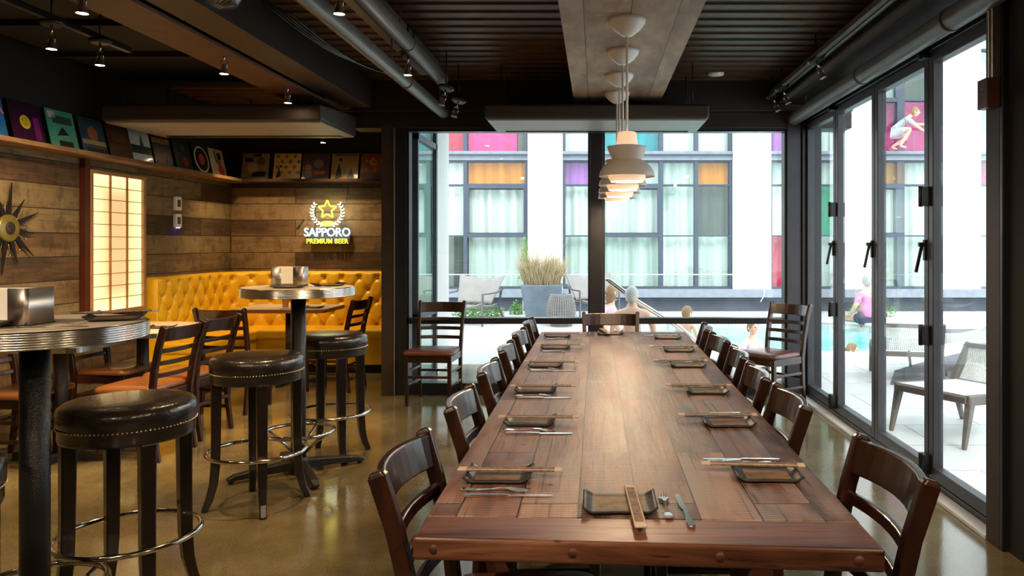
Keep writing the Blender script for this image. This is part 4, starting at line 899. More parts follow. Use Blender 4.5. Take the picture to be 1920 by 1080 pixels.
# ------------------------------------------------------------------ wall items
# shelf with records
t = thing('wall_shelf', 'rough wooden ledge carrying record sleeves around the corner', 'shelf', (XL, YW, 2.12))
b = MB(); b.box(0.0, 0.22, -9.0, 0, -0.035, 0.0); b.build('side_board', M['shelf'], t, bevel=0.004)
b = MB(); b.box(0.22, 2.22, -0.22, 0, -0.035, 0.0); b.build('back_board', M['wallwoodx'], t, bevel=0.004)
def cover(name, base, shapes, label, loc, rz, tilt=0.10, txt=None, size=0.305):
    t = thing(name, label, 'record sleeve', loc, rz, 'record sleeves on the ledge')
    t.rotation_euler = (tilt, 0, rz)
    s = size / 2
    b = MB(); b.box(-s, s, -0.002, 0.004, 0, size); b.build('sleeve', mat('sleeve_' + str(len(bpy.data.materials)), base, 0.35, 0, 0.15, scale=20, coat=0.3), t)
    if shapes or txt:
        b = MB()
        for sh in shapes:
            kind, cx, cz, r1, r2, col = sh; m = sleevecol(col)
            if kind == 'disc': b.lathe([(r1 * s, 0), (r1 * s, 0.0012 + 0.0003 * r2)], (0, 0, 0), m, n=28, mtx=T(cx * s, -0.002, s + cz * s) @ rot(R(90), 'X'))
            elif kind == 'box': b.box((cx - r1) * s, (cx + r1) * s, -0.0034, -0.002, s + (cz - r2) * s, s + (cz + r2) * s, m)
            elif kind == 'tri': b.prism([((cx - r1) * s, (cz - r2) * s), ((cx + r1) * s, (cz - r2 * .6) * s), (cx * s, (cz + r2) * s)], 0.0, 0.0014, m, mtx=T(0, -0.002, s) @ rot(R(90), 'X'))
        if txt:
            me = textmesh(txt[0], txt[1], 0.0008, 0.001); b.add_mesh(me, T(txt[2] * s, -0.003, s + txt[3] * s) @ rot(R(90), 'X'), sleevecol(txt[4]))
        b.build('cover_art', None, t)
SC = {}
def sleevecol(c):
    if c not in SC: SC[c] = mat('print_' + str(len(SC)), c, 0.4, 0, 0.2, scale=30, coat=0.2)
    return SC[c]
blk, wht, cream, redc = (0.01, 0.01, 0.01), (0.55, 0.52, 0.48), (0.55, 0.42, 0.22), (0.45, 0.03, 0.02)
ZS = 2.121
lx = XL + 0.10
Lz = R(90)
LS = [
 (5.17, (0.02, 0.14, 0.42), [('box', .1, -.35, .35, .1, (0.5, 0.12, 0.02)), ('box', .2, -.5, .3, .06, (0.6, 0.35, 0.05)), ('box', .2, -.65, .35, .05, (0.1, 0.3, 0.2))], 'bright blue record sleeve with pink lettering at the left edge', ('NA', 0.19, 0.1, .55, (0.65, 0.25, 0.40))),
 (5.53, (0.035, 0.006, 0.03), [('disc', -.1, 0, .33, 0, (0.62, 0.5, 0.03)), ('disc', -.1, 0.02, .24, 1, (0.5, 0.34, 0.03)), ('box', .62, -.25, .2, .55, (0.16, 0.01, 0.16))], 'dark purple record sleeve with a yellow disc', None),
 (5.90, (0.06, 0.30, 0.22), [('tri', 0, -.1, .45, .25, blk), ('box', .1, -.72, .5, .14, blk), ('box', -.6, .72, .25, .16, wht), ('box', .1, .5, .7, .2, (0.03, 0.06, 0.04))], 'teal record sleeve with black brush strokes', None),
 (6.26, (0.03, 0.06, 0.09), [('disc', 0, .15, .4, 0, (0.35, 0.10, 0.04)), ('box', 0, -.35, .95, .12, (0.34, 0.26, 0.10)), ('box', .1, -.75, .8, .1, blk)], 'dark blue record sleeve with a sunset band', None),
 (6.60, (0.07, 0.025, 0.012), [('box', 0, .3, .6, .3, (0.10, 0.04, 0.02))], 'plain dark brown record sleeve on the left ledge', None),
 (6.92, (0.50, 0.50, 0.46), [('tri', .1, .15, .3, .6, (0.02, 0.06, 0.05)), ('box', 0, -.2, 1.0, .25, blk)], 'white record sleeve with a black band and triangle', None),
 (7.26, (0.03, 0.015, 0.01), [('box', 0, -.55, .8, .3, (0.2, 0.08, 0.03)), ('box', .3, -.5, .08, .35, (0.35, 0.2, 0.05))], 'dark record sleeve with orange lettering along its top', ('BOUQUET', 0.062, 0, .62, (0.55, 0.25, 0.03))),
 (7.62, (0.012, 0.02, 0.012), [('disc', .2, -.4, .35, 0, (0.2, 0.01, 0.01)), ('disc', .1, .5, .2, 0, (0.03, 0.08, 0.03))], 'black record sleeve with a dull red shape', None),
 (7.98, (0.015, 0.015, 0.015), [('disc', 0, 0, .92, 0, wht), ('disc', 0, 0, .8, 2, blk), ('disc', 0, 0, .38, 4, redc)], 'black record sleeve with a white ring and red centre', None),
 (8.32, (0.55, 0.46, 0.33), [('disc', .35, .5, .28, 0, blk), ('box', -.15, .45, .08, .45, (0.08, 0.05, 0.03)), ('disc', .3, -.5, .4, 0, (0.5, 0.06, 0.03)), ('disc', .2, 0, .3, 0, (0.4, 0.12, 0.06))], 'cream record sleeve with a dark head and red print', None)]
for y, base, sh, lab, tx in LS:
    cover('record_sleeve', base, sh, lab, (lx, y, ZS), Lz, -0.22, tx)
BX = [(-3.86, (0.30, 0.20, 0.10), [('box', -.5, .5, .3, .15, blk), ('disc', .4, .4, .3, 0, (0.12, 0.07, 0.03)), ('box', .3, -.6, .5, .2, blk), ('disc', -.2, -.1, .4, 1, (0.45, 0.32, 0.18)), ('box', .1, .85, .3, .1, blk)], 'sepia record sleeve with dark blotches, leftmost on the back ledge'),
      (-3.50, (0.72, 0.47, 0.14), [('disc', -.7 + .62 * i + (.3 if j % 2 else 0), .78 - .42 * j, .13, 0, (0.22, 0.13, 0.03)) for i in range(3) for j in range(4)] + [('tri', -.6, -.5, .2, .45, blk), ('disc', -.45, .0, .1, 2, blk)], 'yellow record sleeve patterned with round brown badges'),
      (-3.175, (0.07, 0.045, 0.05), [('disc', -.55, -.1, .25, 0, (0.4, 0.16, 0.05)), ('box', .3, -.5, .4, .14, (0.42, 0.10, 0.02)), ('disc', .2, .2, .35, 0, (0.18, 0.14, 0.11)), ('box', -.5, -.6, .25, .25, (0.2, 0.16, 0.2))], 'dark record sleeve with an orange band and small figures'),
      (-2.845, (0.30, 0.19, 0.08), [('tri', -.45, -.4, .28, .7, blk), ('disc', -.35, .5, .13, 1, blk), ('tri', .45, -.6, .3, .5, (0.05, 0.04, 0.04)), ('box', 0, .9, .8, .05, (0.06, 0.04, 0.03))], 'tan record sleeve with a dark standing silhouette'),
      (-2.515, (0.28, 0.06, 0.02), [('disc', -.1, .3, .3, 0, (0.40, 0.20, 0.03)), ('box', 0, -.7, .95, .2, (0.09, 0.06, 0.05))] + [('disc', random.uniform(-.85, .85), random.uniform(-.4, .85), .07, 1, random.choice([(0.5, 0.25, 0.04), (0.12, 0.03, 0.02), (0.35, 0.03, 0.03)])) for _ in range(40)], 'red speckled record sleeve at the right end of the back ledge')]
for x, base, sh, lab in BX: cover('record_sleeve', base, sh, lab, (x, YW - 0.115, ZS), 0, -0.22)

# glowing light panel
t = thing('shoji_light_panel', 'glowing paper light panel in a wooden grid on the left wall', 'light panel', (XL + 0.005, 6.64, 0.83))
Wp, Hp = 0.70, 1.145
b = MB(); b.box(0.0, 0.05, -Wp / 2 - 0.035, -Wp / 2, -0.03, Hp + 0.03); b.box(0, 0.05, Wp / 2, Wp / 2 + 0.035, -0.03, Hp + 0.03); b.box(0, 0.05, -Wp / 2, Wp / 2, Hp, Hp + 0.03); b.box(0, 0.05, -Wp / 2, Wp / 2, -0.03, 0.0); b.build('outer_frame', M['shojiwood'], t, bevel=0.003)
b = MB()
for k in (1, 2): y = -Wp / 2 + Wp * k / 3; b.box(0.030, 0.044, y - 0.007, y + 0.007, 0, Hp)
for k in range(1, 11): z = Hp * k / 11; b.box(0.032, 0.040, -Wp / 2, Wp / 2, z - 0.0028, z + 0.0028)
b.build('lattice', M['shojiwood'], t)
def paper():
    m, n, l, bb = newmat('backlit_paper')
    tcx = n.new('ShaderNodeTexCoord'); s = n.new('ShaderNodeSeparateXYZ'); l.new(tcx.outputs['Object'], s.inputs[0])
    a = n.new('ShaderNodeMath'); a.operation = 'ABSOLUTE'; l.new(s.outputs['Y'], a.inputs[0])
    sub = n.new('ShaderNodeMath'); sub.operation = 'SUBTRACT'; l.new(s.outputs['Z'], sub.inputs[0]); sub.inputs[1].default_value = Hp / 2
    a2 = n.new('ShaderNodeMath'); a2.operation = 'ABSOLUTE'; l.new(sub.outputs[0], a2.inputs[0])
    m1 = n.new('ShaderNodeMapRange'); m1.interpolation_type = 'SMOOTHSTEP'; l.new(a.outputs[0], m1.inputs[0]); m1.inputs[1].default_value = 0.05; m1.inputs[2].default_value = Wp / 2
    m2 = n.new('ShaderNodeMapRange'); m2.interpolation_type = 'SMOOTHSTEP'; l.new(a2.outputs[0], m2.inputs[0]); m2.inputs[1].default_value = 0.35; m2.inputs[2].default_value = Hp / 2
    mx = n.new('ShaderNodeMath'); mx.operation = 'MAXIMUM'; l.new(m1.outputs[0], mx.inputs[0]); l.new(m2.outputs[0], mx.inputs[1])
    r = n.new('ShaderNodeValToRGB'); l.new(mx.outputs[0], r.inputs[0]); r.color_ramp.elements[0].color = (0.95, 0.55, 0.24, 1); r.color_ramp.elements[1].color = (1.0, 0.80, 0.36, 1)
    st_ = n.new('ShaderNodeMapRange'); l.new(mx.outputs[0], st_.inputs[0]); st_.inputs[3].default_value = 0.50; st_.inputs[4].default_value = 0.85
    l.new(r.outputs[0], bb.inputs['Emission Color']); l.new(st_.outputs[0], bb.inputs['Emission Strength']); bb.inputs['Base Color'].default_value = (0.3, 0.25, 0.2, 1)
    return m
b = MB(); b.box(0.012, 0.024, -Wp / 2, Wp / 2, 0, Hp); b.build('glowing_paper', paper(), t)
b = MB(); b.box(0.0, 0.045, -Wp / 2 - 0.10, -Wp / 2 - 0.037, -0.03, Hp + 0.14); b.build('side_post', M['redwood'], t)
for z, lab in ((1.725, 'upper white thermostat on the plank wall right of the light panel'), (1.555, 'lower white thermostat with a blue glow beneath it')):
    t = thing('thermostat', lab, 'thermostat', (XL, 7.62, z), 0, 'white thermostats')
    b = MB(); b.box(0, 0.03, -0.055, 0.055, 0, 0.135); b.build('case', M['white'], t, bevel=0.005)
    b = MB(); b.box(0.03, 0.032, -0.028, 0.03, 0.035, 0.105); b.build('screen', mat('grey_screen', (0.06, 0.075, 0.075), 0.2), t)
    if z < 1.7: b = MB(); b.box(0.01, 0.03, -0.02, 0.02, -0.006, 0.0); b.build('status_light', emit('blue_status_light', (0.1, 0.15, 1.0), 8), t)
# starburst clock
t = thing('starburst_clock', 'black starburst wall clock with a yellow-green dial', 'clock', (XL + 0.015, 5.40, 1.505))
Rx = rot(R(90), 'Y')
b = MB(); b.lathe([(0.0, 0.0), (0.09, 0.0), (0.098, 0.012), (0.096, 0.03), (0.085, 0.036), (0.0, 0.036)], n=48, caps=False, mtx=Rx); b.build('dial', mat('olive_yellow_dial', (0.14, 0.12, 0.03), 0.3, 0.2), t)
b = MB(); b.lathe([(0.0, 0.036), (0.045, 0.036), (0.042, 0.041), (0.0, 0.042)], n=32, caps=False, mtx=Rx); b.build('dial_centre', M['tray'], t)
b = MB(); b.bar((0.045, 0, 0), (0.045, 0.02, -0.04), 0.005, 0.002); b.bar((0.046, 0, 0), (0.046, -0.03, 0.02), 0.005, 0.002); b.build('clock_hands', M['cutlery'], t)
for k in range(12):
    a = R(30 * k + 8); L = 0.33 if k % 2 == 0 else 0.27
    d = Vector((0, math.sin(a), math.cos(a))); s_ = Vector((0, math.cos(a), -math.sin(a)))
    b = MB(); c = Vector((0.012, 0, 0)); p0 = c + d * 0.085
    b.hexa([p0 - s_ * 0.022 + Vector((-.006, 0, 0)), p0 + s_ * 0.022 + Vector((-.006, 0, 0)), p0 + s_ * 0.022 + Vector((.006, 0, 0)), p0 - s_ * 0.022 + Vector((.006, 0, 0))],
           [c + d * L - s_ * 0.001 + Vector((-.002, 0, 0)), c + d * L + s_ * 0.001 + Vector((-.002, 0, 0)), c + d * L + s_ * 0.001 + Vector((.002, 0, 0)), c + d * L - s_ * 0.001 + Vector((.002, 0, 0))]); b.build('ray', M['black'], t)
    a2 = a + R(15); d2 = Vector((0, math.sin(a2), math.cos(a2)))
    b = MB(); b.tube([c + d2 * 0.09, c + d2 * 0.185], 0.0022, None, 6); e = c + d2 * 0.19; b.lathe([(0, -0.008), (0.006, -0.005), (0.008, 0), (0.006, 0.005), (0, 0.008)], tuple(e), n=10, caps=False); b.build('pin', M['nail'], t)

# neon sign
t = thing('neon_beer_sign', 'lit neon sign with yellow star, white laurel and beer lettering', 'neon sign', (-3.04, YW - 0.10, 1.655))
yel = emit('yellow_neon', (1.0, 0.86, 0.03), 1.1); pale = emit('pale_neon_leaf', (0.86, 0.92, 0.70), 0.75); whn = emit('white_neon', (0.75, 0.86, 1.0), 1.4); lit2 = emit('yellow_lettering', (0.95, 0.90, 0.04), 0.7)
b = MB(); b.box(-0.25, 0.25, 0.03, 0.04, -0.26, -0.08); b.box(-0.155, -0.14, 0.03, 0.04, -0.08, 0.2); b.box(0.14, 0.155, 0.03, 0.04, -0.08, 0.2); b.box(-0.155, 0.155, 0.03, 0.04, 0.09, 0.105)
for x, z in ((-0.22, -0.2), (0.22, -0.2), (-.15, .18), (.15, .18)): b.tube([(x, 0.03, z), (x, 0.1, z)], 0.008)
b.build('backboard', mat('dark_blue_grey_backing', (0.012, 0.015, 0.02), 0.5), t, bevel=0.004)
pts = []
for k in range(10):
    a = R(90 + 36 * k); r_ = 0.108 if k % 2 == 0 else 0.050; pts.append((r_ * math.cos(a), 0, 0.125 + r_ * math.sin(a)))
dense = []
for p, q in zip(pts, pts[1:] + pts[:1]):
    for u in (0.08, 0.36, 0.64, 0.92): dense.append(tuple(Vector(p).lerp(Vector(q), u)))
b = MB(); b.tube(dense, 0.0085, None, 8, True); b.build('star_tube', yel, t)
me = textmesh('SAPPORO', 0.135, 0.006, 0.0008, 0.97); wdt = max(v.co.x for v in me.vertices) - min(v.co.x for v in me.vertices)
b = MB(); b.add_mesh(me, T(0, 0, -0.135) @ Matrix.Diagonal((0.52 / wdt, 1, 1.0, 1)) @ rot(R(90), 'X')); b.build('brand_lettering', whn, t)
me = textmesh('PREMIUM BEER', 0.078, 0.005, 0.0004, 1.05); wdt = max(v.co.x for v in me.vertices) - min(v.co.x for v in me.vertices)
b = MB(); b.add_mesh(me, T(0, 0, -0.235) @ Matrix.Diagonal((0.47 / wdt, 1, 1, 1)) @ rot(R(90), 'X')); b.build('lower_lettering', lit2, t)
for sx in (-1, 1):
    b = MB()
    for k in range(9):
        a = R(-72 + 13.0 * k); cxx = sx * 0.172 * math.cos(a); czz = 0.095 + 0.155 * math.sin(a)
        for q in (-1, 1):
            ang = a + PI / 2 + q * 0.75; ex, ez = sx * math.cos(ang) * 0.036, math.sin(ang) * 0.036
            b.tube([(cxx, 0, czz), (cxx + ex * .5, 0, czz + ez * .5), (cxx + ex, 0, czz + ez)], 0.009, None, 6, rs=[0.003, 0.009, 0.002])
    b.build('laurel_branch', pale, t)
b = MB(); me = None
b.lathe([(0.0, -0.004), (0.09, -0.003), (0.09, 0.003), (0, 0.004)], n=24, caps=False, mtx=T(0, 0.01, -0.035) @ rot(R(90), 'X'), sy=0.33); b.build('laurel_bow', lit2, t)
l = bpy.data.lights.new('neon_glow', 'AREA'); l.energy = 1.2; l.size = 0.45; l.color = (0.85, 0.95, 0.75); lo = link(bpy.data.objects.new('sign_glow', l)); lo.parent = t; lo.location = (0, -0.03, 0); lo.rotation_euler = (R(90), 0, 0)
b = MB(); b.tube([(0.19, 0.06, 0.2), (0.2, 0.09, 0.33), (0.2, 0.095, 0.42)], 0.003, None, 6); b.tube([(-0.3, .09, 0.02), (-0.36, .09, -0.07), (-.38, .09, -.09)], 0.006, None, 6); b.build('power_cord', M['black'], t)

# ------------------------------------------------------------------ outside: ground, pool
def slab(name, poly, z0, z1, m, label=None):
    b = MB(); b.prism(poly, z0, z1); o = b.build(name, m); o['kind'] = 'structure'; return o
M['deckshade'].node_tree.nodes['Principled BSDF'].inputs['Specular IOR Level'].default_value = 0.1; M['deckshade'].node_tree.nodes['Principled BSDF'].inputs['Roughness'].default_value = 0.9
# pool outline (metres)
pool = []
cxp, cyp = 2.6, 11.9
for k in range(48):
    a = 2 * PI * k / 48; c_, s_ = math.cos(a), math.sin(a)
    pool.append((cxp + 2.35 * math.copysign(abs(c_) ** 0.7, c_), cyp + 2.05 * math.copysign(abs(s_) ** 0.7, s_)))
# deck with a hole: ring between pool and outer rectangle
b = MB(); n = len(pool)
outer = []
for k, (x, y) in enumerate(pool):
    a = 2 * PI * k / n; c_, s_ = math.cos(a), math.sin(a); sc = 1 / max(abs(c_), abs(s_)); outer.append((cxp + 3.2 * c_ * sc, cyp + 3.2 * s_ * sc))
vi = [b.bm.verts.new((x, y, -0.02)) for x, y in pool]; vo = [b.bm.verts.new((x, y, -0.02)) for x, y in outer]; vd = [b.bm.verts.new((x, y, -0.5)) for x, y in pool]
for k in range(n):
    k2 = (k + 1) % n; b.bm.faces.new((vi[k], vo[k], vo[k2], vi[k2])); b.bm.faces.new((vd[k], vi[k], vi[k2], vd[k2]))
X0, X1, Y0, Y1 = cxp - 3.2, cxp + 3.2, cyp - 3.2, cyp + 3.2
for (a0, a1, b0, b1) in ((-8, 16, YB + 0.1, Y0), (-8, X0, Y0, Y1), (X1, 16, Y0, Y1), (-8, 16, Y1, 17), (2.0, 16, -6, YB + 0.1)):
    b.bm.faces.new([b.bm.verts.new(p) for p in ((a0, b0, -0.02), (a1, b0, -0.02), (a1, b1, -0.02), (a0, b1, -0.02))])
for f in b.bm.faces: f.normal_update()
o = b.build('pool_deck', M['paving'], recalc=False); o['kind'] = 'structure'
slab('deck_shade', [(2.95, 7.7), (9.5, 7.7), (9.5, 12.6), (5.25, 12.6), (5.2, 11), (4.95, 10.1), (4.1, 9.35), (3.3, 8.5)], -0.02, -0.008, M['deckshade'])  # thin sheet over the deck, shade there put into its grey
b = MB(); b.prism([(cxp + (x - cxp) * 1.0, cyp + (y - cyp) * 1.0) for x, y in pool], -0.16, -0.14); o = b.build('pool_water', M['water']); tag(o, 'turquoise water of the outdoor pool beyond the glass', 'pool water', kind='stuff')
b = MB(); pi_ = [(cxp + (x - cxp) * 1.0, cyp + (y - cyp) * 1.0) for x, y in pool]; po_ = [(cxp + (x - cxp) * 1.09, cyp + (y - cyp) * 1.09) for x, y in pool]
for k in range(n):
    k2 = (k + 1) % n; b.hexa([(*pi_[k], -0.05), (*po_[k], -0.05), (*po_[k2], -0.05), (*pi_[k2], -0.05)], [(*pi_[k], 0.015), (*po_[k], 0.015), (*po_[k2], 0.015), (*pi_[k2], 0.015)])
o = b.build('pool_coping', M['render']); o['kind'] = 'structure'

# alcove outer wall: blinds behind glass, then white brick
b = MB(); b.box(-1.80, -1.70, 8.2, 8.86, 0, 6.0); struct(b.build('wall_outer_pier', M['whitebrick']))
t = thing('glazed_side_wall', 'green-tinted glazed side wall of the building just outside the window', 'glass wall', (-1.75, 7.3, 0))
b = MB(); b.box(-0.02, 0.055, 0.0, 0.04, 0, 6.0); b.box(-0.02, 0.055, 0.84, 0.90, 0, 6.0)
for z in (0.0, 0.66, 2.39, 3.3): b.box(-0.02, 0.055, 0.0, 0.9, z, z + 0.06)
b.build('mullions', M['bluegrey'], t)
b = MB()
for z0, z1 in ((0.06, 0.66), (0.72, 2.39), (2.45, 3.3), (3.36, 6.0)):
    for y0, y1 in ((0.04, 0.84),): b.grid(lambda u, v, y0=y0, y1=y1, z0=z0, z1=z1: (-0.01 + 0.012 * math.sin(u * 40), y0 + (y1 - y0) * u, z0 + (z1 - z0) * v), 60, 1)
b.build('blinds', M['greenglass'], t)
b = MB(); b.box(0.03, 0.035, 0.04, 0.84, 0.06, 6.0); b.build('glass', M['glass'], t)

# ------------------------------------------------------------------ hotel facade
YF = 16.0; SP = F / YF
def fx(px): return (px - CX) / SP
def fz(py): return H - (py - CY) / SP
hb = thing('hotel_building', 'white hotel facade with coloured window panels across the pool', 'building', (0, YF, 0))
groups = [(760, 990), (1055, 1374), (1445, 1573), (1645, 1763), (1837, 1965), (2035, 2160)]
walls = [(990, 1055), (1374, 1445), (1573, 1645), (1763, 1837), (1965, 2035), (2160, 2260)]
for a, c in walls + [(640, 760)]:
    b = MB(); b.box(fx(a), fx(c), -0.05, 0.5, fz(545), 6.7); b.build('wall_pier', M['render'], hb)
b = MB(); b.box(fx(640), fx(2260), 0.02, 0.5, fz(300), fz(283)); b.box(fx(640), fx(2260), 0.02, 0.5, fz(28), 6.7); b.build('floor_band', M['slab'], hb)
b = MB(); b.box(fx(640), fx(2260), -0.045, 0.5, fz(291), fz(289)); b.build('floor_band', M['bluegrey'], hb)
b = MB(); b.box(fx(640), fx(2260), -0.12, 0.5, fz(557), fz(542)); b.build('base_band', M['slab'], hb)
b = MB(); b.box(fx(640), fx(2260), 0.05, 0.5, -0.05, fz(557)); b.build('plinth', M['darkbase'], hb)
b = MB(); b.box(fx(640), fx(2260), 0.5, 3.0, -0.05, 6.7); b.build('rear_block', M['darkbase'], hb)
def window(cols, floor, x0, x1):
    dy = 0 if floor == 0 else -255
    zt, zb = fz(300 + dy), fz(542 + dy)
    b = MB(); fr = []
    xs = [x0] + [c for cc in cols for c in (cc[0], cc[1])] + [x1]
    for k in range(0, len(xs), 2): b.box(fx(xs[k]), fx(xs[k + 1]), 0.05, 0.16, zb, zt)
    panes = []
    for (a, c, style, colors) in cols:
        b.box(fx(a), fx(c), 0.05, 0.16, zb, fz(538 + dy)); b.box(fx(a), fx(c), 0.05, 0.16, fz(303 + dy), zt)
        if style == 'thick': rows = [(303, 344), (354, 436), (445, 538)]; bars = [(344, 353), (437, 445)]
        else: rows = [(303, 345), (348, 441), (443, 538)]; bars = [(345, 348), (441, 443.5)]
        for y0, y1 in bars: b.box(fx(a), fx(c), 0.055, 0.15, fz(y1 + dy), fz(y0 + dy))
        if style == 'thick':
            b.box(fx(a), fx(a + 3), 0.04, 0.15, fz(437 + dy), fz(353 + dy)); b.box(fx(c - 3), fx(c), 0.04, 0.15, fz(437 + dy), fz(353 + dy))
        for (y0, y1), col in zip(rows, colors): panes.append((a, c, y0 + dy, y1 + dy, col))
    wdw = b.build('window', M['bluegrey'], hb)
    for a, c, y0, y1, col in panes:
        X0_, X1_, Z0_, Z1_ = fx(a), fx(c), fz(y1), fz(y0)
        b = MB(); ph = random.uniform(0, 6); nn = max(8, int((X1_ - X0_) * 34))
        m = M['curtain'] if col == 'c' else M['curtain2'] if col == 'd' else M['p_' + col]
        amp = 0.02 if col in 'cd' else 0.012
        b.grid(lambda u, v: (X0_ + (X1_ - X0_) * u, 0.26 + amp * math.sin(ph + u * (X1_ - X0_) * 34) + amp * 0.7 * math.sin(ph * 2 + u * (X1_ - X0_) * 13), Z0_ + (Z1_ - Z0_) * v), nn, 1, None)
        o = b.build('curtain' if col in 'cd' else 'coloured_panel', m, wdw)
        b = MB(); b.box(X0_, X1_, 0.10, 0.105, Z0_, Z1_); b.build('pane', M['glass'], wdw)
window([(766, 868, 'thin', ['c', 'c', 'darkpane']), (875, 984, 'thick', ['orange', 'c', 'd'])], 0, 760, 990)
window([(1059, 1122, 'thin', ['purple', 'c', 'd']), (1129, 1236, 'thick', ['d', 'c', 'd']), (1244, 1303, 'thin', ['d', 'd', 'c']), (1310, 1368, 'thin', ['orange', 'darkpane', 'd'])], 0, 1055, 1374)
window([(1449, 1503, 'thin', ['d', 'c', 'red']), (1510, 1568, 'thin', ['d', 'green', 'd'])], 0, 1445, 1573)
window([(1650, 1684, 'thick', ['amber', 'c', 'd']), (1698, 1758, 'thin', ['d', 'd', 'd'])], 0, 1645, 1763)
window([(1841, 1895, 'thin', ['magenta', 'c', 'd']), (1902, 1960, 'thin', ['d', 'c', 'c'])], 0, 1837, 1965)
window([(2039, 2095, 'thin', ['c', 'c', 'd']), (2100, 2155, 'thin', ['d', 'c', 'c'])], 0, 2035, 2160)
window([(766, 868, 'thin', ['c', 'c', 'red']), (875, 969, 'thick', ['c', 'c', 'pink']), (969.5, 986, 'thin', ['darkpane', 'darkpane', 'darkpane'])], 1, 760, 990)
window([(1059, 1122, 'thin', ['c', 'c', 'c']), (1129, 1236, 'thick', ['c', 'c', 'teal']), (1244, 1303, 'thin', ['d', 'd', 'c']), (1310, 1368, 'thin', ['c', 'c', 'c'])], 1, 1055, 1374)
window([(1449, 1503, 'thin', ['c', 'c', 'purple']), (1510, 1568, 'thin', ['d', 'd', 'd'])], 1, 1445, 1573)
window([(1650, 1684, 'thick', ['d', 'd', 'magenta']), (1698, 1758, 'thin', ['d', 'darkpane', 'magenta'])], 1, 1645, 1763)
window([(1841, 1895, 'thin', ['d', 'd', 'd']), (1902, 1960, 'thin', ['d', 'c', 'c'])], 1, 1837, 1965)
window([(2039, 2095, 'thin', ['c', 'c', 'd']), (2100, 2155, 'thin', ['d', 'c', 'c'])], 1, 2035, 2160)

# ------------------------------------------------------------------ outdoor furniture and plants
def sling_chair(loc, rz, label, first=[None]):
    if first[0] is not None: return dup(first[0], loc, rz, label)
    t = thing('sling_lounge_chair', label, 'lounge chair', loc, rz, 'taupe sling lounge chairs outside'); first[0] = t
    def back(u, v):
        x = u * 2 - 1; wdt = 0.33 + 0.13 * v; z = 0.36 + 0.42 * v + 0.07 * v * x * x; y = 0.20 + 0.22 * v - 0.20 * abs(x) ** 2.5 * (1 - 0.3 * v); return (x * wdt, y, z)
    b = MB(); b.grid(back, 20, 10); b.build('sling_back', M['sling'], t, solid=0.02)
    def seat(u, v):
        x = u * 2 - 1; return (x * 0.34, -0.38 + 0.60 * v, 0.30 + 0.05 * x * x - 0.03 * math.sin(PI * v) + 0.03 * (1 - v))
    b = MB(); b.grid(seat, 14, 10); b.build('sling_seat', M['sling'], t, solid=0.02)
    for sx in (-1, 1):
        b = MB(); b.strip([(sx * 0.44, 0.32, 0.64), (sx * 0.42, 0.1, 0.56), (sx * 0.40, -0.15, 0.55), (sx * 0.385, -0.36, 0.55)], 0.035, 0.02, None, (1, 0, 0)); b.strip([(sx * 0.385, -0.36, 0.56), (sx * 0.38, -0.36, 0.0)], 0.03, 0.03, None, (1, 0, 0)); b.build('arm', M['slingframe'], t, bevel=0.004)
        b = MB(); b.strip([(sx * 0.38, 0.30, 0.60), (sx * 0.36, 0.24, 0.30), (sx * 0.40, 0.40, 0.0)], 0.03, 0.03, None, (1, 0, 0)); b.build('rear_leg', M['slingframe'], t, bevel=0.004)
        b = MB(); b.bar((sx * 0.36, -0.36, 0.29), (sx * 0.36, 0.25, 0.29), 0.025, 0.03); b.build('seat_rail', M['slingframe'], t)
    index_kids(t); return t
sling_chair((-2.15, 13.5, -0.02), R(-22), 'taupe sling lounge chair outside, left of the tall grass planter')
sling_chair((-0.06, 14.45, -0.02), R(20), 'taupe sling lounge chair outside, right of the wicker stool')
t = thing('planter', 'tall tapered blue-grey planter with dry grass outside the window', 'planter', (-0.98, 13.9, -0.02))
b = MB(); b.hexa([(-0.26, -0.26, 0), (0.26, -0.26, 0), (0.26, 0.26, 0), (-0.26, 0.26, 0)], [(-0.36, -0.36, 0.68), (0.36, -0.36, 0.68), (0.36, 0.36, 0.68), (-0.36, 0.36, 0.68)]); b.build('pot', M['planter'], t, bevel=0.02)
b = MB()
for k in range(1500):
    a = random.uniform(0, 2 * PI); r0 = 0.33 * math.sqrt(random.random()); x, y = r0 * math.cos(a), r0 * math.sin(a); hgt = random.uniform(0.25, 0.6) if random.random() < 0.93 else random.uniform(0.6, 1.0); lean = random.uniform(0.0, 0.34) ; a2 = a + random.uniform(-.8, .8); wd = 0.004
    p0 = Vector((x, y, 0.66)); p1 = p0 + Vector((math.cos(a2) * lean * .4, math.sin(a2) * lean * .4, hgt * .6)); p2 = p0 + Vector((math.cos(a2) * lean, math.sin(a2) * lean, hgt)); sd = Vector((math.sin(k), math.cos(k), 0)) * wd
    v = [b.bm.verts.new(q) for q in (p0 - sd, p0 + sd, p1 + sd, p1 - sd, p2)]; b.bm.faces.new(v[:4]); b.bm.faces.new((v[3], v[2], v[4]))
o = b.build('dry_grass', M['grass'], t, recalc=False); o['kind'] = 'stuff'
b = MB()
for k in range(260):
    z = random.uniform(0.75, 1.55); x = -0.32 + random.uniform(-.12, .12) * (1.7 - z); y = random.uniform(-.1, .1); s_ = Vector((random.uniform(-1, 1), random.uniform(-1, 1), random.uniform(-1, 1))).normalized() * 0.022; u_ = Vector((random.uniform(-1, 1), random.uniform(-1, 1), random.uniform(-1, 1))).normalized() * 0.012
    c = Vector((x, y, z)); b.bm.faces.new([b.bm.verts.new(q) for q in (c - s_, c + u_, c + s_, c - u_)])
for k in range(10): b.tube([(-0.3 + .01 * k, 0.02 * k - .1, 0.66), (-0.34 + .015 * k, 0.02 * k - .1, 1.5 - .05 * k)], 0.004, None, 5)
o = b.build('leafy_stems', M['leaf'], t, recalc=False); o['kind'] = 'stuff'
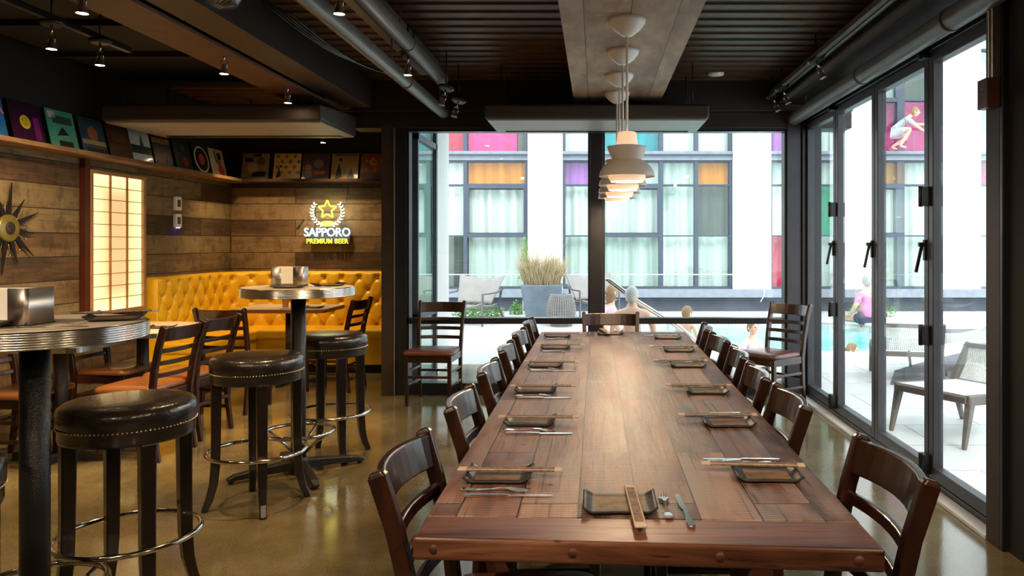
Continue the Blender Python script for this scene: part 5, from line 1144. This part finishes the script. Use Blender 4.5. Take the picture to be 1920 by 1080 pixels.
# wicker stool
t = thing('wicker_stool', 'barrel-shaped grey wicker stool beside the planter', 'stool', (-0.60, 13.15, -0.02))
pr = lambda z: 0.17 + 0.075 * math.sin(PI * min(1, max(0, (z - 0.0) / 0.55))) ** 0.8
b = MB(); b.lathe([(pr(z) - 0.012, z) for z in [0.55 * i / 12 for i in range(13)]], n=32); b.build('stool_core', M['slingframe'], t)
b = MB()
for i in range(22): b.ring((0, 0, 0.012 + i * 0.025), pr(0.012 + i * 0.025) + 0.002, 0.006, n=36, seg=5)
for k in range(36):
    a = 2 * PI * k / 36; b.tube([(pr(z) * math.cos(a), pr(z) * math.sin(a), z) for z in [0.55 * i / 8 for i in range(9)]], 0.006, None, 5)
b.build('woven_cords', M['sling'], t)
def bush(name, loc, w_, d_, h_, n_, label, cat='plant', m='leaf'):
    b = MB()
    for k in range(n_):
        a = random.uniform(0, 2 * PI); rr = math.sqrt(random.random()); x, y = w_ * rr * math.cos(a), d_ * rr * math.sin(a); z = h_ * random.random() * (1.1 - rr * .6)
        c = Vector((x, y, max(0.0, z))); s_ = Vector((random.uniform(-1, 1), random.uniform(-1, 1), random.uniform(-.3, 1))).normalized() * 0.06; u_ = Vector((random.uniform(-1, 1), random.uniform(-1, 1), 0)).normalized() * 0.02
        b.bm.faces.new([b.bm.verts.new(q) for q in (c, c + s_ * .5 + u_, c + s_, c + s_ * .5 - u_)])
    for k in range(10):
        a = k * 0.63; b.tube([(w_ * .3 * math.cos(a), d_ * .3 * math.sin(a), 0), (w_ * .6 * math.cos(a), d_ * .6 * math.sin(a), h_ * .7)], 0.004, None, 5)
    return tag(b.build(name, M[m], loc=loc, recalc=False), label, cat)
bush('low_shrub', (-2.25, 14.7, -0.02), 0.5, 0.3, 0.30, 900, 'low green planting behind the left sling chair')
bush('low_shrub', (-1.58, 15.3, -0.02), 0.15, 0.15, 0.30, 200, 'small green tuft just left of the planter, against the dark plinth')
bush('low_shrub', (5.35, 14.9, -0.02), 0.45, 0.25, 0.42, 500, 'green shrub against the plinth, seen through the third glass door')
# metal railing along facade
b = MB(); zr = 0.78
pts = [(fx(700) , 15.2, zr), (3.0, 15.2, zr)] + [(3.0 + 0.33 * math.sin(R(a)), 15.2, zr - 0.33 + 0.33 * math.cos(R(a))) for a in (15, 30, 45, 60, 75, 90)] + [(3.32, 15.2, 0.36), (3.25, 15.2, 0.24)]
b.tube(pts, 0.009, None, 8)
for x in (-4.5, -3.0, -1.45, 0.1): b.tube([(x, 15.2, -0.02), (x, 15.2, zr)], 0.008, None, 6)
tag(b.build('slim_rail', M['render']), 'thin white rail crossing in front of the hotel windows', 'rail')
b = MB()
for dx in (0, 0.05):
    b.tube([(0.0 + dx * .4, 9.95, -0.02), (0.0 + dx * .4, 9.92, 0.86), (0.04 + dx, 9.9, 0.93), (0.12 + dx, 9.9, 0.93), (0.45 + dx, 9.9, 0.68), (1.02 + dx, 9.9, 0.33), (1.30 + dx, 9.9, 0.10), (1.38 + dx, 9.9, -0.14)], 0.019, None, 10)
tag(b.build('pool_handrail', M['chrome']), 'shiny metal pool handrail sloping down behind the seated couple', 'handrail')
def wood_lounger(loc, rz, label):
    t = thing('outdoor_lounge_chair', label, 'lounge chair', loc, rz, 'woven wooden lounge chairs outside the doors')
    for sx in (-1, 1):
        b = MB(); b.strip([(sx * 0.31, -0.36, 0.0), (sx * 0.30, -0.28, 0.33)], 0.045, 0.045, None, (1, 0, 0), ws=[.03, .055], ds=[.03, .055]); b.build('front_leg', M['teak'], t, bevel=0.008)
        b = MB(); b.strip([(sx * 0.31, 0.46, 0.0), (sx * 0.30, 0.34, 0.33), (sx * 0.30, 0.52, 0.62)], 0.045, 0.045, None, (1, 0, 0), ws=[.03, .055, .035], ds=[.03, .055, .035]); b.build('rear_leg', M['teak'], t, bevel=0.008)
        b = MB(); b.bar((sx * 0.30, -0.32, 0.33), (sx * 0.30, 0.38, 0.30), 0.045, 0.07); b.build('side_rail', M['teak'], t, bevel=0.01)
    b = MB(); b.bar((-0.3, -0.31, 0.33), (0.3, -0.31, 0.33), 0.05, 0.05); b.bar((-0.3, 0.36, 0.30), (0.3, 0.36, 0.30), 0.05, 0.05); b.bar((-0.3, 0.50, 0.60), (0.3, 0.50, 0.60), 0.04, 0.04); b.build('cross_rail', M['teak'], t, bevel=0.008)
    b = MB()
    for k in range(30): x = -0.27 + k * 0.0186; b.strip([(x, -0.31, 0.362), (x, 0.0, 0.345), (x, 0.34, 0.335)], 0.013, 0.006, None, (1, 0, 0))
    b.build('woven_seat', M['weave'], t)
    b = MB()
    for k in range(30): x = -0.27 + k * 0.0186; b.strip([(x, 0.38, 0.34), (x, 0.47, 0.47), (x, 0.50, 0.62)], 0.013, 0.006, None, (1, 0, 0))
    b.build('woven_back', M['weave'], t)
    return t
wood_lounger((2.70, 5.72, -0.02), R(-62), 'dark wooden lounge chair with pale woven seat just outside the last glass door')
wood_lounger((3.25, 8.1, -0.02), R(165), 'dark wooden lounge chair farther out, seen through the third glass door')
t = thing('chaise_lounge', 'low sling chaise with raised back on the shade-coloured deck outside', 'chaise lounge', (4.35, 8.6, -0.02), R(-80))
prf = [(-0.9, 0.30), (-0.5, 0.36), (-0.1, 0.36), (0.15, 0.40), (0.75, 0.80)]
b = MB(); b.grid(lambda u, v: (-0.3 + 0.6 * v, *[(prf[min(3, int(u * 4))][k] * (1 - (u * 4 - min(3, int(u * 4)))) + prf[min(3, int(u * 4)) + 1][k] * (u * 4 - min(3, int(u * 4)))) for k in (0, 1)]), 24, 8); b.build('sling', M['sling'], t, solid=0.012)
for sx in (-1, 1):
    b = MB(); b.tube([(sx * 0.31, p[0], p[1]) for p in prf], 0.018, None, 8); b.build('side_tube', M['render'], t)
    for yy, zz in ((-0.75, 0.32), (0.3, 0.48)): b = MB(); b.tube([(sx * 0.31, yy, zz), (sx * 0.33, yy + .05, 0)], 0.016, None, 8); b.build('leg', M['slingframe'], t)
b = MB(); b.tube([(0, 0, 0), (0, 0, 0.36)], 0.02, None, 10); b.lathe([(0.2, 0), (0.2, 0.015)], n=24); b.lathe([(0.0, 0.36), (0.26, 0.365), (0.26, 0.38), (0.0, 0.385)], n=32, caps=False)
tag(b.build('side_table', M['slingframe'], loc=(3.75, 7.2, -0.02)), 'small round grey side table on the paving outside the doors', 'side table')

# ------------------------------------------------------------------ people
def skin(joints, edges, root=0, subd=2):
    """joints: list of (x,y,z,rx[,ry]); returns evaluated mesh"""
    bm = bmesh.new(); lay = bm.verts.layers.skin.verify(); vs = []
    for i, j in enumerate(joints):
        v = bm.verts.new(j[:3]); sk = v[lay]; sk.radius = (j[3], j[4] if len(j) > 4 else j[3]); sk.use_root = (i == root); vs.append(v)
    for a, c in edges: bm.edges.new((vs[a], vs[c]))
    me = bpy.data.meshes.new('tmp'); bm.to_mesh(me); bm.free(); o = bpy.data.objects.new('tmp', me); S.collection.objects.link(o)
    q = o.modifiers.new('skin', 'SKIN'); q.use_smooth_shade = True; q.branch_smoothing = 0.6
    q = o.modifiers.new('sub', 'SUBSURF'); q.levels = subd; q.render_levels = subd
    bpy.context.view_layer.update(); dg = bpy.context.evaluated_depsgraph_get(); out = bpy.data.meshes.new_from_object(o.evaluated_get(dg)); bpy.data.objects.remove(o); return out
def head_fn(b, c, s=1.0, yaw=0.0, pitch=0.0):
    """head centred at c, face toward -Y before yaw"""
    bm0 = len(b.bm.verts); nu, nv = 24, 18
    def fn(u, v):
        a = 2 * PI * u; ph = PI * v - PI / 2
        x = 0.076 * math.cos(ph) * math.sin(a); y = -0.096 * math.cos(ph) * math.cos(a); z = 0.115 * math.sin(ph)
        if z < 0: x *= 1 + 0.30 * (z / 0.115) * (1 if y < 0 else .6); y *= (1 + 0.12 * z / 0.115) if y < 0 else (1 + .35 * z / .115)
        f = math.exp(-((a if a < PI else 2 * PI - a) / 0.16) ** 2)
        y -= 0.020 * f * math.exp(-((z + 0.015) / 0.022) ** 2)                     # nose
        y -= 0.005 * f * math.exp(-((z + 0.052) / 0.010) ** 2)                     # lips
        y += 0.008 * math.exp(-(((a if a < PI else 2 * PI - a) - 0.42) / 0.16) ** 2) * math.exp(-((z - 0.012) / 0.014) ** 2)   # eye sockets
        return (x, y, z)
    b.grid(fn, nu * 2, nv)
    for sx in (-1, 1):
        b.lathe([(0.0, -0.007), (0.020, -0.004), (0.026, 0.004), (0.016, 0.006), (0.0, 0.002)], n=12, caps=False, mtx=T(sx * 0.078, 0.008, -0.008) @ rot(R(90), 'Y') @ Matrix.Diagonal((1.25, .75, 1, 1)))
    b.bm.verts.ensure_lookup_table()
    mt = T(*c) @ rot(yaw, 'Z') @ rot(pitch, 'X') @ Matrix.Scale(s, 4)
    xf(b.bm.verts[bm0:], mt)
    return mt
def hairmesh(mt, long=0.0, bun=False, bulk=1.07):
    b = MB()
    def fn(u, v):
        a = 2 * PI * u; ph = -PI * 0.20 + (PI * 0.70) * v
        front = 0.5 + 0.5 * math.cos(a)          # 1 = face side
        lim = -PI * 0.20 + front ** 2 * PI * 0.42
        ph = max(ph, lim) if v < 1 else PI / 2
        x = 0.076 * bulk * math.cos(ph) * math.sin(a); y = -0.098 * bulk * math.cos(ph) * math.cos(a); z = 0.117 * bulk * math.sin(ph)
        if v == 0: x *= 0.99; y *= 0.99
        z -= long * (1 - v) ** 3 * (1 - front)
        return (x, y + 0.004, z + 0.003)
    b.grid(fn, 40, 14)
    if bun: b.lathe([(0, -0.03), (0.022, -0.02), (0.032, 0), (0.022, 0.02), (0, 0.03)], (0, 0.115, 0.01), n=14, caps=False)
    xf(b.bm.verts, mt); return b
def hand(b, wrist, direction, palm_up, s=1.0, m=None):
    """small relaxed hand with five fingers"""
    d = Vector(direction).normalized(); n_ = Vector(palm_up).normalized(); sd = d.cross(n_).normalized(); w_ = Vector(wrist)
    b.strip([w_ - d * .01, w_ + d * 0.03 * s, w_ + d * 0.085 * s], 0.07 * s, 0.026 * s, None, tuple(sd), ws=[.045 * s, .075 * s, .078 * s], ds=[.034 * s, .028 * s, .022 * s])
    for k, L in enumerate((0.062, 0.075, 0.070, 0.055)):
        o_ = w_ + d * 0.08 * s + sd * (-0.029 + 0.0193 * k) * s
        b.tube([o_, o_ + (d * 0.5 - n_ * 0.08) * L * s, o_ + (d * 0.9 - n_ * 0.35) * L * s], 0.0085 * s, None, 7, rs=[0.0095 * s, 0.0085 * s, 0.006 * s])
    o_ = w_ + d * 0.025 * s - sd * 0.032 * s
    b.tube([o_, o_ + (d * .55 - sd * .6) * 0.045 * s, o_ + (d * 1.0 - sd * .7) * 0.058 * s], 0.010 * s, None, 7, rs=[0.012 * s, 0.010 * s, 0.007 * s])
def person(loc, rz, label, s, hair, hairkind, top, bottom, pose='sit', yaw=0.0, girth=1.0):
    """seated or standing figure facing -Y locally; hips at origin height for 'sit' (on the ground edge)"""
    t = thing('person', label, 'person', loc, rz)
    g = girth
    if pose == 'sit':      # upright on a pool edge, thighs forward, shins hanging down
        J = [(0, 0, 0.10, .135 * g, .11 * g), (0, 0.01, 0.25, .125 * g, .10 * g), (0, 0.02, 0.42, .145 * g, .105 * g), (0, 0.015, 0.53, .13 * g, .085 * g), (0, 0.0, 0.60, .064, .064), (0, -0.01, 0.67, .058, .058),
             (-0.165 * g, 0.015, 0.52, .06, .06), (-0.235 * g, 0.03, 0.36, .045, .045), (-0.25 * g, -0.08, 0.20, .036, .036), (-0.20 * g, -0.22, 0.13, .024, .024),
             (0.165 * g, 0.015, 0.52, .06, .06), (0.235 * g, 0.03, 0.36, .045, .045), (0.25 * g, -0.08, 0.20, .036, .036), (0.20 * g, -0.22, 0.13, .024, .024),
             (-0.09, -0.06, 0.09, .09, .085), (-0.12, -0.25, 0.085, .078, .078), (-0.13, -0.44, 0.07, .058, .058), (-0.13, -0.45, -0.15, .052, .052), (-0.13, -0.43, -0.36, .034, .034), (-0.13, -0.55, -0.40, .026, .02),
             (0.09, -0.06, 0.09, .09, .085), (0.12, -0.25, 0.085, .078, .078), (0.13, -0.44, 0.07, .058, .058), (0.13, -0.45, -0.15, .052, .052), (0.13, -0.43, -0.36, .034, .034), (0.13, -0.55, -0.40, .026, .02)]
        E = [(0, 1), (1, 2), (2, 3), (3, 4), (4, 5), (3, 6), (6, 7), (7, 8), (8, 9), (3, 10), (10, 11), (11, 12), (12, 13), (0, 14), (14, 15), (15, 16), (16, 17), (17, 18), (18, 19), (0, 20), (20, 21), (21, 22), (22, 23), (23, 24), (24, 25)]
        headc = (0, -0.02, 0.74); hands = [((-0.20 * g, -0.22, 0.13), (0.2, -1, -0.1)), ((0.20 * g, -0.22, 0.13), (-0.2, -1, -0.1))]
    elif pose == 'stand':  # waist deep, arms relaxed at the sides
        J = [(0, 0, 0.92, .13 * g, .10 * g), (0, 0, 1.05, .115 * g, .09 * g), (0, 0.01, 1.22, .14 * g, .10 * g), (0, 0.01, 1.34, .12 * g, .08 * g), (0, 0, 1.42, .052, .052), (0, -0.01, 1.50, .048, .048),
             (-0.16 * g, 0.01, 1.34, .055, .055), (-0.24 * g, 0.02, 1.15, .042, .042), (-0.25 * g, -0.05, 0.95, .034, .034), (-0.25 * g, -0.12, 0.84, .023, .023),
             (0.16 * g, 0.01, 1.34, .055, .055), (0.24 * g, 0.02, 1.15, .042, .042), (0.25 * g, -0.05, 0.95, .034, .034), (0.25 * g, -0.12, 0.84, .023, .023),
             (-0.09, 0, 0.83, .088, .085), (-0.10, 0, 0.62, .075, .075), (-0.10, 0, 0.46, .055, .055), (-0.10, 0.02, 0.28, .05, .05), (-0.10, 0.02, 0.08, .032, .032), (-0.10, -0.11, 0.03, .028, .02),
             (0.09, 0, 0.83, .088, .085), (0.10, 0, 0.62, .075, .075), (0.10, 0, 0.46, .055, .055), (0.10, 0.02, 0.28, .05, .05), (0.10, 0.02, 0.08, .032, .032), (0.10, -0.11, 0.03, .028, .02)]
        E = [(0, 1), (1, 2), (2, 3), (3, 4), (4, 5), (3, 6), (6, 7), (7, 8), (8, 9), (3, 10), (10, 11), (11, 12), (12, 13), (0, 14), (14, 15), (15, 16), (16, 17), (17, 18), (18, 19), (0, 20), (20, 21), (21, 22), (22, 23), (23, 24), (24, 25)]
        headc = (0, -0.02, 1.585); hands = [((-0.25 * g, -0.12, 0.84), (0, -.4, -1)), ((0.25 * g, -0.12, 0.84), (0, -.4, -1))]
    else:                  # crouching forward with one hand out
        J = [(0, 0.10, 0.42, .13, .11), (0, 0.0, 0.52, .115, .10), (0, -0.14, 0.66, .14, .10), (0, -0.22, 0.74, .12, .08), (0, -0.29, 0.79, .052, .052), (0, -0.34, 0.84, .046, .046),
             (-0.15, -0.22, 0.72, .055, .055), (-0.2, -0.38, 0.55, .042, .042), (-0.18, -0.52, 0.44, .034, .034), (-0.15, -0.62, 0.38, .023, .023),
             (0.15, -0.22, 0.72, .055, .055), (0.2, -0.40, 0.62, .042, .042), (0.2, -0.62, 0.60, .034, .034), (0.2, -0.74, 0.60, .023, .023),
             (-0.10, 0.04, 0.40, .09, .09), (-0.14, -0.18, 0.46, .078, .078), (-0.14, -0.30, 0.48, .058, .058), (-0.13, -0.18, 0.28, .05, .05), (-0.12, -0.06, 0.08, .034, .034), (-0.12, -0.20, 0.03, .03, .022),
             (0.10, 0.04, 0.40, .09, .09), (0.14, -0.12, 0.36, .078, .078), (0.14, -0.24, 0.30, .058, .058), (0.13, -0.05, 0.20, .05, .05), (0.12, 0.12, 0.08, .034, .034), (0.12, -0.0, 0.03, .03, .022)]
        E = [(0, 1), (1, 2), (2, 3), (3, 4), (4, 5), (3, 6), (6, 7), (7, 8), (8, 9), (3, 10), (10, 11), (11, 12), (12, 13), (0, 14), (14, 15), (15, 16), (16, 17), (17, 18), (18, 19), (0, 20), (20, 21), (21, 22), (22, 23), (23, 24), (24, 25)]
        headc = (0, -0.40, 0.88); hands = [((-0.15, -0.62, 0.38), (0, -1, -.5)), ((0.2, -0.74, 0.60), (0, -1, 0))]
    sc = Matrix.Scale(s, 4)
    b = MB(); b.add_mesh(skin(J, E), None, M['skin']); mt = head_fn(b, headc, 1.0 if s > 0.8 else 1.18, yaw)
    for hw, hd in hands: hand(b, hw, hd, (0, 0, 1))
    for f in b.bm.faces: f.smooth = True
    xf(b.bm.verts, sc); b.build('body', M['skin'], t, recalc=True)
    hb_ = hairmesh(mt, 0.10 if hairkind == 'bun' else 0.0, hairkind == 'bun'); xf(hb_.bm.verts, sc); hb_.build('hair', M[hair], t, smooth=True)
    b = MB()
    for sx in (-1, 1): b.lathe([(0, -0.010), (0.008, -0.006), (0.010, 0), (0.008, 0.006), (0, 0.010)], (sx * 0.030, -0.083, 0.012), n=10, caps=False)
    xf(b.bm.verts, sc @ mt); b.build('eyes', M['tray'], t, smooth=True)
    def cloth(ids, name, m, grow=0.014):
        mp = {k: i for i, k in enumerate(ids)}; jj = [tuple(J[k][:3]) + (J[k][3] + grow, (J[k][4] if len(J[k]) > 4 else J[k][3]) + grow) for k in ids]; ee = [(mp[a], mp[c]) for a, c in E if a in mp and c in mp]
        b = MB(); b.add_mesh(skin(jj, ee)); xf(b.bm.verts, sc); b.build(name, M[m], t, smooth=True)
    if top: cloth([0, 1, 2, 3, 6, 7, 10, 11], 'shirt', top)
    if bottom: cloth([0, 14, 15, 20, 21], 'shorts', bottom, 0.016)
    return t
person((0.45, 9.65, 0.0), R(180), 'grey-haired bare-backed man sitting at the pool edge, back to the window', 1.0, 'hairgrey', 'short', None, 'denim', 'sit', R(-25), 1.12)
person((0.20, 10.62, 0.0), R(104), 'person with tied-up light brown hair and pale pink top beside the grey-haired man', 0.97, 'hairbrown', 'bun', 'palepink', 'denim', 'sit', R(25), 0.95)
person((1.22, 10.35, -0.62), R(150), 'child with short hair standing in the pool right of the handrail', 0.68, 'hairbrown', 'short', None, 'denim', 'stand', R(-20), 0.95)
person((1.98, 9.75, -0.78), R(30), 'child in the pool seen behind the corner chair', 0.70, 'hairbrown', 'short', 'palepink', 'denim', 'stand', 0, 0.95)
person((3.27, 9.85, -1.02), R(60), 'swimmer whose brown hair shows above the water between glass doors', 0.66, 'hairbrown', 'bun', None, 'denim', 'stand', 0, 0.95)
person((4.72, 13.35, 0.0), R(200), 'white-haired person in a bright pink top sitting on the far pool side', 1.0, 'hairgrey', 'short', 'pinkcloth', 'denim', 'sit', R(-20), 1.1)
M['plaid'] = paving_mat('blue_white_plaid', (0.55, 0.60, 0.66), (0.30, 0.36, 0.45), 0.05, 0.05)
person((fx(1676), YF - 0.18, fz(283)), R(70), 'person in a checked shirt crouching on the ledge by the magenta window panel', 0.86, 'hairbrown', 'short', 'plaid', 'plaid', 'crouch')  # figure built in place of an image on the glass
